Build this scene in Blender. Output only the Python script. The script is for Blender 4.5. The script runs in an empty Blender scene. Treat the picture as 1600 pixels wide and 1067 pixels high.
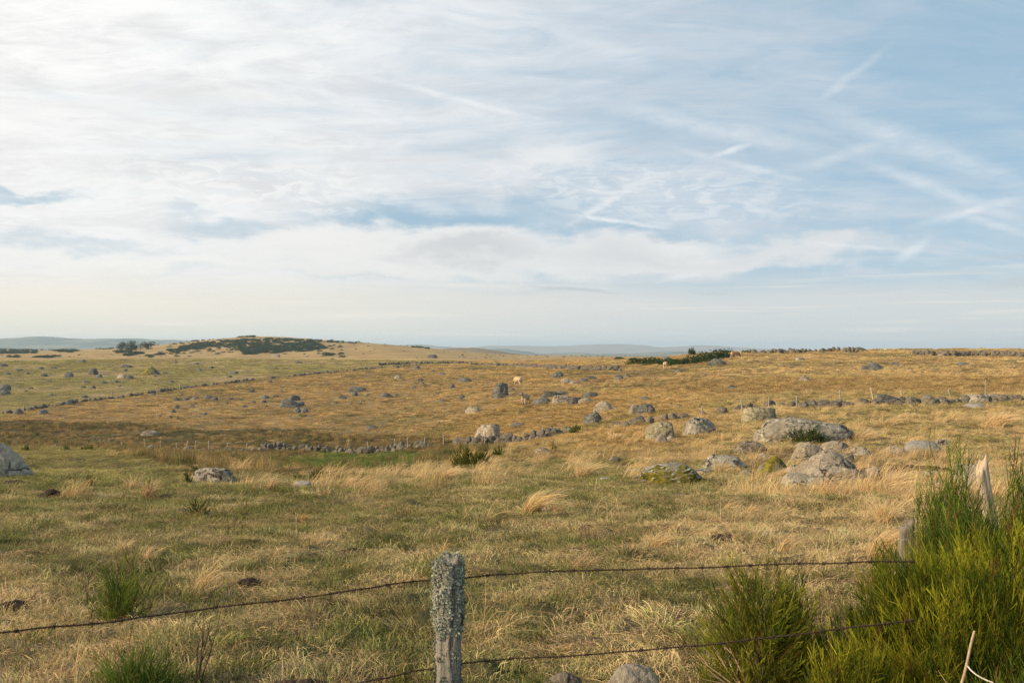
import bpy, bmesh, math, random
import numpy as np
from mathutils import Vector, Matrix, Euler

scene = bpy.context.scene
COL = scene.collection
F = 1556.0            # focal length in photograph pixels (35 mm lens, 1600 px wide frame)
CX, HY = 800.0, 545.0 # optical axis column and eye level row
EYE = 1.6

# ---------------------------------------------------------------- camera, sky, sun, exposure
cam_d = bpy.data.cameras.new("camera")
cam = bpy.data.objects.new("camera", cam_d); COL.objects.link(cam)
cam_d.sensor_width = 36.0; cam_d.lens = 36.0 * F / 1600.0
cam_d.shift_y = (HY - 533.5) / 1600.0
cam_d.clip_start = 0.05; cam_d.clip_end = 40000
cam.location = (0, 0, EYE); cam.rotation_euler = (math.radians(90), 0, 0)
scene.camera = cam
scene.view_settings.view_transform = 'Standard'
scene.view_settings.look = 'None'
scene.view_settings.exposure = 0.10
scene.view_settings.gamma = 1.0
scene.view_settings.use_curve_mapping = False
scene.cycles.max_bounces = 6
scene.cycles.diffuse_bounces = 3
scene.cycles.glossy_bounces = 2
scene.cycles.transmission_bounces = 3
scene.cycles.volume_bounces = 1
scene.cycles.transparent_max_bounces = 8
scene.cycles.sample_clamp_indirect = 4.0
scene.cycles.use_denoising = True
scene.cycles.denoising_prefilter = 'NONE'

SUN_EL = math.radians(21.0)
SUN_AZ = math.radians(-112.0)      # measured from +Y towards +X: the sun stands to the left, a little behind
sun_dir = Vector((math.sin(SUN_AZ) * math.cos(SUN_EL), math.cos(SUN_AZ) * math.cos(SUN_EL), math.sin(SUN_EL)))
sun_d = bpy.data.lights.new("sun", 'SUN')
sun_d.energy = 5.0; sun_d.angle = math.radians(1.2); sun_d.color = (1.0, 0.77, 0.48)
sun = bpy.data.objects.new("sun", sun_d); COL.objects.link(sun)
sun.rotation_euler = sun_dir.to_track_quat('Z', 'Y').to_euler()
sun.location = sun_dir * 400

world = bpy.data.worlds.new("World"); scene.world = world
world.use_nodes = True
class G:
    """small helper to write node trees"""
    def __init__(s, nt): s.nt = nt
    def n(s, t, **kw):
        nd = s.nt.nodes.new(t)
        for k, v in kw.items(): setattr(nd, k, v)
        return nd
    def put(s, sock, v):
        if v is None: return
        if isinstance(v, bpy.types.NodeSocket): s.nt.links.new(v, sock)
        elif isinstance(v, (tuple, list)) and sock.type == 'RGBA' and len(v) == 3: sock.default_value = (*v, 1)
        else: sock.default_value = v
    def m(s, op, a, b=None, c=None, clamp=False):
        nd = s.n('ShaderNodeMath', operation=op, use_clamp=clamp)
        for i, v in enumerate((a, b, c)): s.put(nd.inputs[i], v)
        return nd.outputs[0]
    def vm(s, op, a, b=None):
        nd = s.n('ShaderNodeVectorMath', operation=op)
        s.put(nd.inputs[0], a); s.put(nd.inputs[1], b)
        return nd.outputs['Value'] if op in ('LENGTH', 'DOT_PRODUCT') else nd.outputs[0]
    def mapping(s, v, loc=(0, 0, 0), rot=(0, 0, 0), scale=(1, 1, 1), kind='POINT'):
        nd = s.n('ShaderNodeMapping', vector_type=kind)
        s.put(nd.inputs[0], v); nd.inputs[1].default_value = loc; nd.inputs[2].default_value = rot; nd.inputs[3].default_value = scale
        return nd.outputs[0]
    def noise(s, v, scale, detail=4, rough=0.55, dist=0.0, color=False):
        nd = s.n('ShaderNodeTexNoise'); s.put(nd.inputs['Vector'], v)
        nd.inputs['Scale'].default_value = scale; nd.inputs['Detail'].default_value = detail
        nd.inputs['Roughness'].default_value = rough; nd.inputs['Distortion'].default_value = dist
        return nd.outputs['Color' if color else 'Fac']
    def ramp(s, v, a, b, c=0.0, d=1.0, smooth=True):
        nd = s.n('ShaderNodeMapRange', interpolation_type='SMOOTHSTEP' if smooth else 'LINEAR', clamp=True)
        s.put(nd.inputs[0], v)
        nd.inputs[1].default_value = a; nd.inputs[2].default_value = b; nd.inputs[3].default_value = c; nd.inputs[4].default_value = d
        return nd.outputs[0]
    def mix(s, f, a, b, mode='MIX'):
        nd = s.n('ShaderNodeMix', data_type='RGBA', blend_type=mode)
        s.put(nd.inputs[0], f); s.put(nd.inputs[6], a); s.put(nd.inputs[7], b)
        return nd.outputs[2]
    def comb(s, x, y, z):
        nd = s.n('ShaderNodeCombineXYZ')
        for i, v in enumerate((x, y, z)): s.put(nd.inputs[i], v)
        return nd.outputs[0]

def px_az(px): return math.atan((px - CX) / F)
def px_el(px, py): return math.atan((HY - py) / F * math.cos(px_az(px)))

def build_sky():
    nt = world.node_tree; nt.nodes.clear(); g = G(nt)
    STR = 0.1
    out = g.n('ShaderNodeOutputWorld'); bg = g.n('ShaderNodeBackground'); bg.inputs[1].default_value = STR
    nt.links.new(bg.outputs[0], out.inputs[0])
    sky = g.n('ShaderNodeTexSky', sky_type='NISHITA'); sky.sun_disc = False
    sky.sun_elevation = SUN_EL; sky.sun_rotation = SUN_AZ; sky.altitude = 1200; sky.air_density = 1.0; sky.dust_density = 1.2; sky.ozone_density = 1.5
    tc = g.n('ShaderNodeTexCoord').outputs['Generated']
    sep = g.n('ShaderNodeSeparateXYZ'); nt.links.new(tc, sep.inputs[0]); x, y, z = sep.outputs
    az = g.m('ARCTAN2', x, y); el = g.m('ARCSINE', z)
    zz = g.m('ADD', g.m('MAXIMUM', z, 0.0), 0.17)
    P = g.comb(g.m('DIVIDE', x, zz), g.m('DIVIDE', y, zz), 0.0)       # the cloud deck as a plane overhead
    A = g.comb(az, el, 0.0)
    K = 1.0 / STR
    def c(r, gg, b): return (r * K, gg * K, b * K)
    # clear air: the Nishita sky, thinned by high haze
    blue = g.mix(0.78, g.mix(1.0, sky.outputs[0], (0.85, 0.98, 1.10), 'MULTIPLY'), c(0.365, 0.53, 0.645))
    # wind-drawn cirrus sheets
    w1 = g.noise(P, 0.9, 3, 0.5, 0.0, True)
    Pw = g.vm('ADD', P, g.vm('SCALE', g.vm('SUBTRACT', w1, (0.5, 0.5, 0.5)), None))
    Pw.node.inputs[1].links[0].from_node.inputs['Scale'].default_value = 0.55
    n1 = g.noise(g.mapping(Pw, rot=(0, 0, 0.55), scale=(1.0, 2.0, 1)), 1.0, 7, 0.58, 0.4)
    n2 = g.noise(g.mapping(Pw, rot=(0, 0, 0.40), scale=(3.0, 9.0, 1)), 1.0, 6, 0.64, 0.7)
    n3 = g.noise(g.mapping(A, loc=(3, 1, 0), scale=(34, 95, 1)), 1.0, 4, 0.6, 0.8)     # small mackerel puffs
    n4 = g.noise(g.mapping(A, loc=(7, 2, 0), rot=(0, 0, -0.06), scale=(7.0, 30, 1)), 1.0, 6, 0.58, 0.6)
    n5 = g.noise(g.mapping(A, loc=(2, 5, 0), rot=(0, 0, 0.25), scale=(13, 26, 1)), 1.0, 7, 0.62, 1.1)        # ragged puffs
    n6 = g.noise(g.mapping(Pw, loc=(4, 2, 0), rot=(0, 0, 0.62), scale=(7.0, 20.0, 1)), 1.0, 6, 0.68, 1.1)        # fine fibres
    nA = g.m('SUBTRACT', g.m('ADD', g.m('ADD', g.m('MULTIPLY', n1, 0.85), g.m('MULTIPLY', n2, 0.45)), g.m('MULTIPLY', n6, 0.35)), 0.82)
    # how much veil: thick on the left (towards the sun), thinning to the upper right
    lef = g.m('SUBTRACT', 0.86, g.m('MULTIPLY', az, 0.92))
    up = g.m('MULTIPLY', g.ramp(el, 0.12, 0.42), g.ramp(az, -0.30, 0.5))
    veil = g.m('SUBTRACT', lef, g.m('MULTIPLY', up, 0.38))
    va = g.m('ADD', g.m('MULTIPLY', veil, 0.86), g.m('MULTIPLY', nA, 1.55))
    va = g.ramp(va, 0.02, 1.06)
    # a blue gap above the low bank, and slits inside the bank
    def ell(px, py, rx, ry, rot=0.0, warp=None):
        a0, e0 = px_az(px), px_el(px, py)
        v = warp if warp is not None else A
        loc = (a0, e0, 0)
        d = g.vm('LENGTH', g.mapping(v, loc=loc, rot=(0, 0, rot), scale=(rx / F, ry / F, 1), kind='TEXTURE'))
        return g.ramp(d, 0.15, 1.0, 1.0, 0.0)
    wa = g.vm('SCALE', g.vm('SUBTRACT', g.noise(g.mapping(A, scale=(9, 22, 1)), 1.0, 5, 0.6, 0.0, True), (0.5, 0.5, 0.5)))
    wa.node.inputs['Scale'].default_value = 0.085
    AW = g.vm('ADD', A, wa)
    def mx(*v):
        r = v[0]
        for k in v[1:]: r = g.m('MAXIMUM', r, k)
        return r
    gap = mx(ell(690, 335, 330, 40, 0.03, AW), g.m('MULTIPLY', ell(960, 352, 190, 28, 0.02, AW), 0.95), g.m('MULTIPLY', ell(360, 345, 130, 24, 0, AW), 0.6),
             g.m('MULTIPLY', ell(40, 300, 120, 14, 0, AW), 0.7), g.m('MULTIPLY', ell(120, 380, 200, 22, 0, AW), 0.45),
             g.m('MULTIPLY', ell(1300, 372, 330, 28, 0, AW), 0.7), g.m('MULTIPLY', ell(300, 420, 170, 14, 0, AW), 0.6), g.m('MULTIPLY', ell(560, 437, 120, 11, 0, AW), 0.6),
             g.m('MULTIPLY', ell(1310, 440, 340, 22, 0, AW), 0.55), g.m('MULTIPLY', ell(790, 438, 150, 11, 0, AW), 0.65), g.m('MULTIPLY', ell(1190, 235, 230, 40, -0.1, AW), 0.25),
             g.m('MULTIPLY', ell(1060, 200, 240, 36, -0.2, AW), 0.32))
    va = g.m('MULTIPLY', va, g.m('SUBTRACT', 1.0, g.m('MULTIPLY', gap, 0.92)))
    # veil colour: bright white near the sun, lavender grey elsewhere, with darker grey undersides
    wl = g.ramp(az, 0.30, -0.5)
    hi = g.ramp(el, 0.06, 0.30)
    white = g.mix(wl, c(0.66, 0.70, 0.755), c(0.885, 0.885, 0.872))
    white = g.mix(g.m('MULTIPLY', g.m('MULTIPLY', wl, hi), 0.9), white, c(0.955, 0.955, 0.94))
    grey = g.mix(wl, c(0.58, 0.63, 0.69), c(0.79, 0.79, 0.785))
    vcol = g.mix(g.ramp(g.m('ADD', g.m('MULTIPLY', n4, 0.6), g.m('MULTIPLY', n6, 0.4)), 0.42, 0.64), white, grey)
    und = mx(g.m('MULTIPLY', ell(190, 160, 300, 60, 0.04, AW), 0.55), g.m('MULTIPLY', ell(360, 262, 560, 55, 0.02, AW), 0.62), g.m('MULTIPLY', ell(620, 262, 330, 40, -0.02, AW), 0.4))
    vcol = g.mix(g.m('MULTIPLY', und, g.ramp(n2, 0.36, 0.66)), vcol, c(0.67, 0.675, 0.675))
    col = g.mix(va, blue, vcol)
    # mackerel puffs
    mk = g.m('MULTIPLY', mx(ell(330, 290, 400, 72, 0.03), g.m('MULTIPLY', ell(480, 318, 170, 30), 0.9), g.m('MULTIPLY', ell(1000, 300, 420, 70, -0.1), 0.55)), g.ramp(n3, 0.44, 0.62))
    col = g.mix(g.m('MULTIPLY', mk, 0.72), col, c(0.90, 0.90, 0.88))
    # the low bank of cloud
    tp = g.m('MULTIPLY', g.ramp(az, 0.44, 0.05), 0.012)
    AB = AW
    bank = mx(ell(640, 385, 420, 62, 0.0, AB), g.m('MULTIPLY', ell(930, 395, 430, 62, 0, AB), 0.96), g.m('MULTIPLY', ell(250, 408, 380, 40, 0, AB), 0.75), g.m('MULTIPLY', ell(1180, 398, 330, 44, 0, AB), 0.7),
              g.m('MULTIPLY', ell(560, 425, 620, 28, 0, AB), 0.7))
    bank = g.ramp(g.m('ADD', g.m('ADD', bank, g.m('MULTIPLY', g.m('SUBTRACT', n4, 0.5), 0.8)), g.m('MULTIPLY', g.m('SUBTRACT', n5, 0.5), 0.75)), 0.10, 0.80)
    bcol = g.mix(wl, c(0.74, 0.75, 0.755), c(0.90, 0.885, 0.845))
    bgrey = mx(ell(730, 393, 170, 30, 0, AW), g.m('MULTIPLY', ell(1010, 395, 220, 30, 0, AW), 0.55), g.m('MULTIPLY', ell(1150, 350, 240, 16, 0, AW), 0.5))
    bcol = g.mix(g.m('MULTIPLY', bgrey, 0.85), bcol, c(0.60, 0.615, 0.63))
    bcol = g.mix(g.m('MULTIPLY', g.ramp(n1, 0.45, 0.65), 0.25), bcol, c(0.63, 0.65, 0.67))
    col = g.mix(g.m('MULTIPLY', bank, 0.92), col, bcol)
    glow = mx(ell(855, 250, 120, 46, 0.25, AW), g.m('MULTIPLY', ell(1080, 385, 90, 30, 0, AW), 0.8), g.m('MULTIPLY', ell(470, 365, 150, 26, 0, AW), 0.7))
    col = g.mix(g.m('MULTIPLY', glow, 0.62), col, c(0.87, 0.865, 0.845))
    # haze towards the horizon: cream on the left, pale grey-blue on the right, layered
    hz = g.m('ADD', el, g.m('MULTIPLY', g.m('SUBTRACT', n4, 0.5), 0.022))
    hcol = g.mix(wl, c(0.665, 0.685, 0.675), c(0.885, 0.82, 0.695))
    col = g.mix(g.m('MULTIPLY', g.ramp(hz, 0.082, 0.042), 0.9), col, hcol)
    lowc = g.mix(wl, c(0.63, 0.665, 0.665), c(0.82, 0.79, 0.67))
    col = g.mix(g.m('MULTIPLY', g.ramp(hz, 0.036, 0.014), 0.85), col, lowc)
    st = g.noise(g.mapping(A, loc=(1, 4, 0), scale=(4.5, 120, 1)), 1.0, 4, 0.55, 0.4)
    col = g.mix(g.m('MULTIPLY', g.m('MULTIPLY', g.ramp(st, 0.52, 0.72), g.ramp(el, 0.10, 0.05)), 0.6), col, c(0.90, 0.85, 0.76))
    # contrails and drawn-out streaks: (x0,y0)-(x1,y1), half width in px, strength
    wt = g.vm('SCALE', g.vm('SUBTRACT', g.noise(A, 42.0, 3, 0.6, 0.0, True), (0.5, 0.5, 0.5))); wt.node.inputs['Scale'].default_value = 0.007
    AT = g.vm('ADD', A, wt)
    tr = None
    fib = g.m('MULTIPLY', g.ramp(n3, 0.25, 0.65, 0.5, 1.0), g.ramp(n5, 0.25, 0.6, 0.45, 1.0))
    for x0, y0, x1, y1, w, s in ((560, 115, 870, 193, 6, .55), (1255, 178, 1400, 62, 8, .26), (860, 331, 1060, 358, 4.5, .75), (880, 356, 990, 292, 8, .5), (1085, 254, 1190, 218, 6, .6),
                                 (1040, 228, 1270, 286, 7, .42), (930, 160, 1300, 236, 17, .42), (1240, 150, 1660, 312, 22, .36), (1210, 274, 1440, 205, 11, .32), (1300, 234, 1640, 360, 12, .36),
                                 (1420, 356, 1610, 304, 9, .5), (1396, 412, 1458, 370, 10, .5), (800, 20, 1040, 110, 15, .25), (1020, 440, 1110, 425, 5, .4), (1260, 378, 1420, 392, 4, .45), (1480, 330, 1640, 376, 8, .3)):
        a0, e0, a1, e1 = px_az(x0), px_el(x0, y0), px_az(x1), px_el(x1, y1)
        L = math.hypot(a1 - a0, e1 - e0) / 2
        d = g.vm('LENGTH', g.mapping(AT, loc=((a0 + a1) / 2, (e0 + e1) / 2, 0), rot=(0, 0, math.atan2(e1 - e0, a1 - a0)), scale=(L * 1.3, w * 1.25 / F, 1), kind='TEXTURE'))
        t = g.ramp(d, 0.0, 1.0, min(1.0, s * 1.2), 0.0)
        tr = t if tr is None else g.m('MAXIMUM', tr, t)
    col = g.mix(g.m('MULTIPLY', tr, fib), col, c(0.86, 0.87, 0.875))
    dk = mx(ell(895, 452, 100, 4.5, 0.085 * -1, AT), g.m('MULTIPLY', ell(1110, 459, 34, 2.5, 0, AT), .7), g.m('MULTIPLY', ell(1590, 440, 60, 14, 0.1, AT), .6), g.m('MULTIPLY', ell(1560, 403, 90, 7, 0.05, AT), .5), g.m('MULTIPLY', ell(1510, 425, 60, 4, 0, AT), .4), g.m('MULTIPLY', ell(1195, 489, 40, 2.5, 0, AT), .5))
    col = g.mix(g.m('MULTIPLY', dk, 0.75), col, c(0.50, 0.555, 0.59))
    # below the horizon: dim earth
    col = g.mix(g.ramp(el, -0.02, -0.10), col, c(0.20, 0.17, 0.12))
    nt.links.new(col, bg.inputs[0])
build_sky()

# ---------------------------------------------------------------- helpers
rng = np.random.default_rng(7)
random.seed(7)
def tag(o, label=None, cat=None, group=None, kind=None):
    if label: o['label'] = label
    if cat: o['category'] = cat
    if group: o['group'] = group
    if kind: o['kind'] = kind
    return o
def link(o, parent=None, loc=None):
    COL.objects.link(o)
    if parent is not None: o.parent = parent
    if loc is not None: o.location = loc
    return o
def empty(name, loc, rz=0.0):
    o = bpy.data.objects.new(name, None); COL.objects.link(o)
    o.location = loc; o.rotation_euler = (0, 0, rz); o.empty_display_size = 0.2
    return o
def mesh_np(name, V, Q, mats, smooth=True, col=None, attrs=None):
    V = np.asarray(V, np.float32); Q = np.asarray(Q, np.int32)
    me = bpy.data.meshes.new(name)
    k = Q.shape[1]
    me.vertices.add(len(V)); me.vertices.foreach_set("co", V.ravel())
    me.loops.add(Q.size); me.loops.foreach_set("vertex_index", Q.ravel())
    me.polygons.add(len(Q)); me.polygons.foreach_set("loop_start", np.arange(0, Q.size, k, dtype=np.int32))
    if smooth: me.polygons.foreach_set("use_smooth", np.ones(len(Q), dtype=bool))
    me.update(calc_edges=True)
    if col is not None:
        a = me.attributes.new("col", 'FLOAT_COLOR', 'POINT')
        cc = np.ones((len(V), 4), np.float32); cc[:, :3] = col
        a.data.foreach_set("color", cc.ravel())
    for m in (mats if isinstance(mats, (list, tuple)) else [mats]): me.materials.append(m)
    return me
def obj(name, me, parent=None, loc=None):
    return link(bpy.data.objects.new(name, me), parent, loc)

# ---- numpy gradient noise
_perm = np.random.default_rng(11).permutation(512).astype(np.int64)
_gr = np.random.default_rng(12).normal(size=(512, 3)); _gr /= np.linalg.norm(_gr, axis=1)[:, None]
def pnoise(x, y, z=None):
    x = np.asarray(x, float); y = np.asarray(y, float)
    z = np.zeros_like(x) if z is None else np.asarray(z, float)
    xi = np.floor(x).astype(np.int64); yi = np.floor(y).astype(np.int64); zi = np.floor(z).astype(np.int64)
    xf, yf, zf = x - xi, y - yi, z - zi
    f = lambda t: t * t * t * (t * (t * 6 - 15) + 10)
    u, v, w = f(xf), f(yf), f(zf)
    r = 0
    for dx in (0, 1):
        for dy in (0, 1):
            for dz in (0, 1):
                h = _perm[(_perm[(_perm[(xi + dx) & 511] + yi + dy) & 511] + zi + dz) & 511]
                gg = _gr[h]
                dot = gg[..., 0] * (xf - dx) + gg[..., 1] * (yf - dy) + gg[..., 2] * (zf - dz)
                r = r + dot * (u if dx else 1 - u) * (v if dy else 1 - v) * (w if dz else 1 - w)
    return r * 1.6
def fbm(x, y, z=None, oct=4, gain=0.5):
    r, a, s = 0, 1.0, 1.0
    for i in range(oct):
        r = r + a * pnoise(np.asarray(x) * s + 17.3 * i, np.asarray(y) * s - 9.1 * i, None if z is None else np.asarray(z) * s)
        a *= gain; s *= 2.03
    return r
def sst(x, a, b):
    t = np.clip((x - a) / (b - a), 0, 1); return t * t * (3 - 2 * t)

# ---------------------------------------------------------------- the lie of the land
# per photograph column: (distance ahead, row where that ground lies); None = dead ground, height given instead
NEAR = [(0.3, 'z', -1.58), (2.5, 'z', -1.6), (5.2, 1067), (7, 950), (10.5, 850)]
PROF = {
    0:    NEAR + [(16, 785), (24, 750), (40, 721), (60, 704), (80, 699), (110, 'z', -11.4), (140, 690), (165, 662), (190, 646), (240, 620), (280, 600), (340, 575), (400, 563), (470, 'z', -7.2), (560, 'z', -7.0), (700, 557), (1000, 550), (1400, 546), (2500, 'z', -22), (5000, 'z', -40)],
    200:  NEAR + [(16, 785), (24, 750), (40, 727), (60, 712), (85, 703), (115, 'z', -12.0), (140, 691), (165, 663), (190, 645), (240, 612), (280, 595), (340, 575), (400, 561), (480, 'z', -7.0), (600, 559), (780, 546.5), (950, 544.5), (1400, 'z', -4), (2500, 'z', -22), (5000, 'z', -40)],
    400:  NEAR + [(16, 785), (25, 747), (45, 735), (80, 721), (122, 704), (145, 676), (165, 655), (190, 632), (235, 608), (290, 586), (340, 572), (400, 561), (480, 'z', -7.0), (620, 557), (750, 540), (900, 523), (1050, 'z', 10.5), (1500, 'z', -5), (2500, 'z', -22), (5000, 'z', -40)],
    600:  NEAR + [(16, 785), (28, 745), (45, 735), (85, 717), (118, 704), (145, 668), (175, 638), (220, 610), (280, 587), (340, 573), (430, 562), (600, 551), (850, 538), (1000, 'z', 2.5), (1500, 'z', -5), (2500, 'z', -22), (5000, 'z', -40)],
    800:  NEAR + [(16, 782), (28, 742), (42, 717), (65, 702), (95, 686), (112, 650), (150, 604), (200, 590), (280, 576), (400, 566), (700, 558.5), (950, 555), (1300, 'z', -12), (2500, 'z', -28), (5000, 'z', -45)],
    1000: NEAR + [(15, 790), (22, 758), (35, 716), (50, 690), (70, 668), (85, 648), (110, 620), (150, 592), (180, 577), (220, 568), (300, 562), (600, 558.5), (900, 557), (1300, 'z', -16), (2500, 'z', -30), (5000, 'z', -45)],
    1110: NEAR + [(15, 790), (22, 757), (32, 718), (45, 691), (60, 668), (76, 645), (105, 611), (150, 581), (190, 566), (230, 556), (270, 549.5), (330, 'z', -2.6), (600, 'z', -8), (1000, 'z', -10), (1500, 'z', -16), (2500, 'z', -30), (5000, 'z', -45)],
    1200: NEAR + [(15, 790), (22, 757), (30, 721), (42, 692), (55, 665), (70, 641), (100, 605), (140, 577), (180, 560), (215, 551), (300, 'z', -1.9), (600, 'z', -8), (1000, 'z', -12), (2500, 'z', -30), (5000, 'z', -45)],
    1400: NEAR + [(15, 790), (22, 757), (30, 722), (42, 690), (55, 655), (66, 630), (90, 605), (120, 583), (160, 562), (190, 551.5), (215, 547), (300, 'z', -0.9), (600, 'z', -8), (1000, 'z', -12), (2500, 'z', -30), (5000, 'z', -45)],
    1600: NEAR + [(15, 790), (22, 757), (30, 722), (42, 688), (55, 652), (66, 627), (90, 603), (120, 582), (160, 562), (190, 552), (215, 547.5), (300, 'z', -0.9), (600, 'z', -8), (1000, 'z', -12), (2500, 'z', -30), (5000, 'z', -45)],
}
def _pchip(x, y, xq):
    h = np.diff(x); dl = np.diff(y) / h; d = np.zeros_like(y)
    for i in range(1, len(x) - 1):
        if dl[i - 1] * dl[i] > 0:
            w1, w2 = 2 * h[i] + h[i - 1], h[i] + 2 * h[i - 1]
            d[i] = (w1 + w2) / (w1 / dl[i - 1] + w2 / dl[i])
    d[0], d[-1] = dl[0], dl[-1]
    k = np.clip(np.searchsorted(x, xq) - 1, 0, len(x) - 2)
    t = (xq - x[k]) / h[k]
    return ((2 * t**3 - 3 * t**2 + 1) * y[k] + (t**3 - 2 * t**2 + t) * h[k] * d[k] + (-2 * t**3 + 3 * t**2) * y[k + 1] + (t**3 - t**2) * h[k] * d[k + 1])
LD = np.linspace(math.log(0.3), math.log(5000), 420)
CU = np.linspace(-900, 2500, 171)
def _table():
    cols = sorted(PROF); T = []
    for c in cols:
        p = PROF[c]
        d = np.array([q[0] for q in p], float)
        zz = np.array([q[2] if q[1] == 'z' else -(q[1] - HY) / F * q[0] for q in p], float)
        T.append(_pchip(np.log(d), zz, LD))
    T = np.array(T)
    out = np.empty((len(CU), len(LD)))
    cc = np.clip(CU, cols[0], cols[-1])
    for j in range(len(LD)): out[:, j] = np.interp(cc, cols, T[:, j])
    k = np.exp(-0.5 * (np.arange(-5, 6) / 2.0) ** 2); k /= k.sum()
    pad = np.pad(out, ((5, 5), (0, 0)), mode='edge')
    return sum(k[i] * pad[i:i + len(CU)] for i in range(11))
TAB = _table()
def _smooth(x, y):
    x = np.asarray(x, float); y = np.asarray(y, float)
    r = np.hypot(x, y); a = np.clip(np.arctan2(x, y), -0.72, 0.72)
    d = np.maximum(r * np.cos(a), 0.31); c = CX + F * np.tan(a)
    fi = np.clip((c - CU[0]) / (CU[1] - CU[0]), 0, len(CU) - 1.001); fj = np.clip((np.log(d) - LD[0]) / (LD[1] - LD[0]), 0, len(LD) - 1.001)
    i = fi.astype(int); j = fj.astype(int); u = fi - i; v = fj - j
    return (TAB[i, j] * (1 - u) * (1 - v) + TAB[i + 1, j] * u * (1 - v) + TAB[i, j + 1] * (1 - u) * v + TAB[i + 1, j + 1] * u * v)
def H(x, y):
    """ground height above the world zero at (x, y)"""
    x = np.asarray(x, float); y = np.asarray(y, float)
    d = np.hypot(x, y)
    z = _smooth(x, y) + EYE
    z = z + (0.045 + 0.05 * sst(d, 20, 40)) * sst(d, 1.5, 6) * fbm(x * 0.9, y * 0.9, None, 3) * (1 - 0.5 * sst(d, 90, 250))
    b_ = fbm(x * 2.3 + 31, y * 2.3, None, 2)
    z = z + 0.062 * sst(d, 2, 5) * (1 - sst(d, 45, 90)) * (np.abs(b_) * 1.6 - 0.5)
    z = z + 0.10 * sst(d, 8, 25) * fbm(x * 0.23 + 5, y * 0.23, None, 2)
    z = z + 0.35 * sst(d, 60, 200) * fbm(x * 0.055 + 9, y * 0.055, None, 3)
    z = z + 0.4 * sst(d, 500, 800) * fbm(x * 0.012, y * 0.012, None, 3)
    return z
_md = np.exp(np.linspace(math.log(2.4), math.log(2200), 700))
_mt = np.linspace(-1, 1, 61)
def at(px, py):
    """the spot on the ground seen at a photograph pixel (the nearest crest if the pixel is sky)"""
    u = (px - CX) / F; s = (HY - py) / F
    g = _smooth(u * _md, _md) - s * _md
    k = int(np.argmax(g >= 0)) if (g >= 0).any() else 300 + int(np.argmax(g[300:] / _md[300:]))
    md = _md[k] * np.exp(_mt * 0.10)
    g = H(u * md, md) - (EYE + s * md)
    if (g >= 0).any():
        k = int(np.argmax(g >= 0)); d = md[k]
        if k: d = md[k - 1] + g[k - 1] / (g[k - 1] - g[k]) * (md[k] - md[k - 1])
    else: d = md[int(np.argmax(g / md))]
    return float(u * d), float(d), float(H(u * d, d))
def at_many(PX, PY):
    return np.array([at(a, b) for a, b in zip(PX, PY)])

def poly_mask(X, Y, poly):
    ins = np.zeros(X.shape, bool); n = len(poly)
    for i in range(n):
        (x0, y0), (x1, y1) = poly[i], poly[(i + 1) % n]
        cnd = ((y0 > Y) != (y1 > Y)) & (X < (x1 - x0) * (Y - y0) / ((y1 - y0) if y1 != y0 else 1e-9) + x0)
        ins ^= cnd
    return ins

# ---------------------------------------------------------------- what grows where (species mix by place)
GREEN = np.array((0.195, 0.205, 0.072)); OLIVE = np.array((0.300, 0.268, 0.118)); STRAW = np.array((0.70, 0.54, 0.31))
TAN = np.array((0.50, 0.36, 0.225)); GOLD = np.array((0.57, 0.395, 0.178)); RUSHB = np.array((0.27, 0.185, 0.090))
RUSHG = np.array((0.120, 0.120, 0.046)); FIELD = np.array((0.46, 0.395, 0.165)); LUSH = np.array((0.150, 0.185, 0.045)); MOOR = np.array((0.36, 0.255, 0.120))
WALLD = [(-200, 668), (0, 648), (100, 632), (200, 620), (300, 605), (400, 594), (500, 584), (600, 575), (650, 571)]
def zones(x, y):
    """weights for each kind of cover at world points"""
    x = np.asarray(x, float); y = np.asarray(y, float); d = np.hypot(x, y)
    z = _smooth(x, y); dep = np.maximum(y, 0.5)
    X = np.clip(CX + F * x / dep, -1500, 3100); Y = HY - F * z / dep
    a = fbm(x * 0.75, y * 0.9, None, 4, 0.6); b = fbm(x * 0.16 + 3, y * 0.24, None, 3); c = fbm(x * 0.035 + 8, y * 0.045, None, 3); f = fbm(x * 1.7, y * 2.1 + 4, None, 3, 0.6)
    sc = np.clip(8 * 60 / np.maximum(d, 20), 3, 14)
    Xw = X + b * 22 + f * 8; Yw = Y + (b * 0.8 + c * 0.5 + f * 0.6) * sc
    near = 1 - sst(d, 24, 34)
    wd = np.interp(Xw, [p[0] for p in WALLD], [p[1] for p in WALLD])
    field = ((Yw < wd) & (Xw < 700) & (d > 120) & (d < 440)).astype(float)
    dip = ((d > 27) & poly_mask(Xw, Yw, [(-900, 655), (60, 657), (200, 662), (330, 672), (430, 668), (500, 675), (560, 682), (640, 684), (720, 690), (790, 700), (700, 722), (640, 738), (560, 752), (300, 752), (230, 720), (150, 701), (-900, 699)])).astype(float)
    lush = ((d > 40) & poly_mask(Xw, Yw, [(440, 718), (540, 706), (650, 706), (680, 712), (640, 742), (560, 750), (480, 748), (420, 736)])).astype(float)
    meadow = ((d > 22) & (d < 100) & (Xw < 290) & (Yw > 696)).astype(float) * (1 - dip)
    band = ((d > 55) & poly_mask(Xw, Yw, [(990, 604), (1100, 595), (1300, 592), (1700, 590), (2600, 590), (2600, 617), (1700, 616), (1400, 616), (1200, 618), (1080, 612)])).astype(float)
    far = sst(d, 430, 480)
    return dict(X=X, Y=Y, d=d, a=a, b=b, c=c, f=f, near=near, field=field, dip=dip, lush=lush, meadow=meadow, band=band, far=far)
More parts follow.
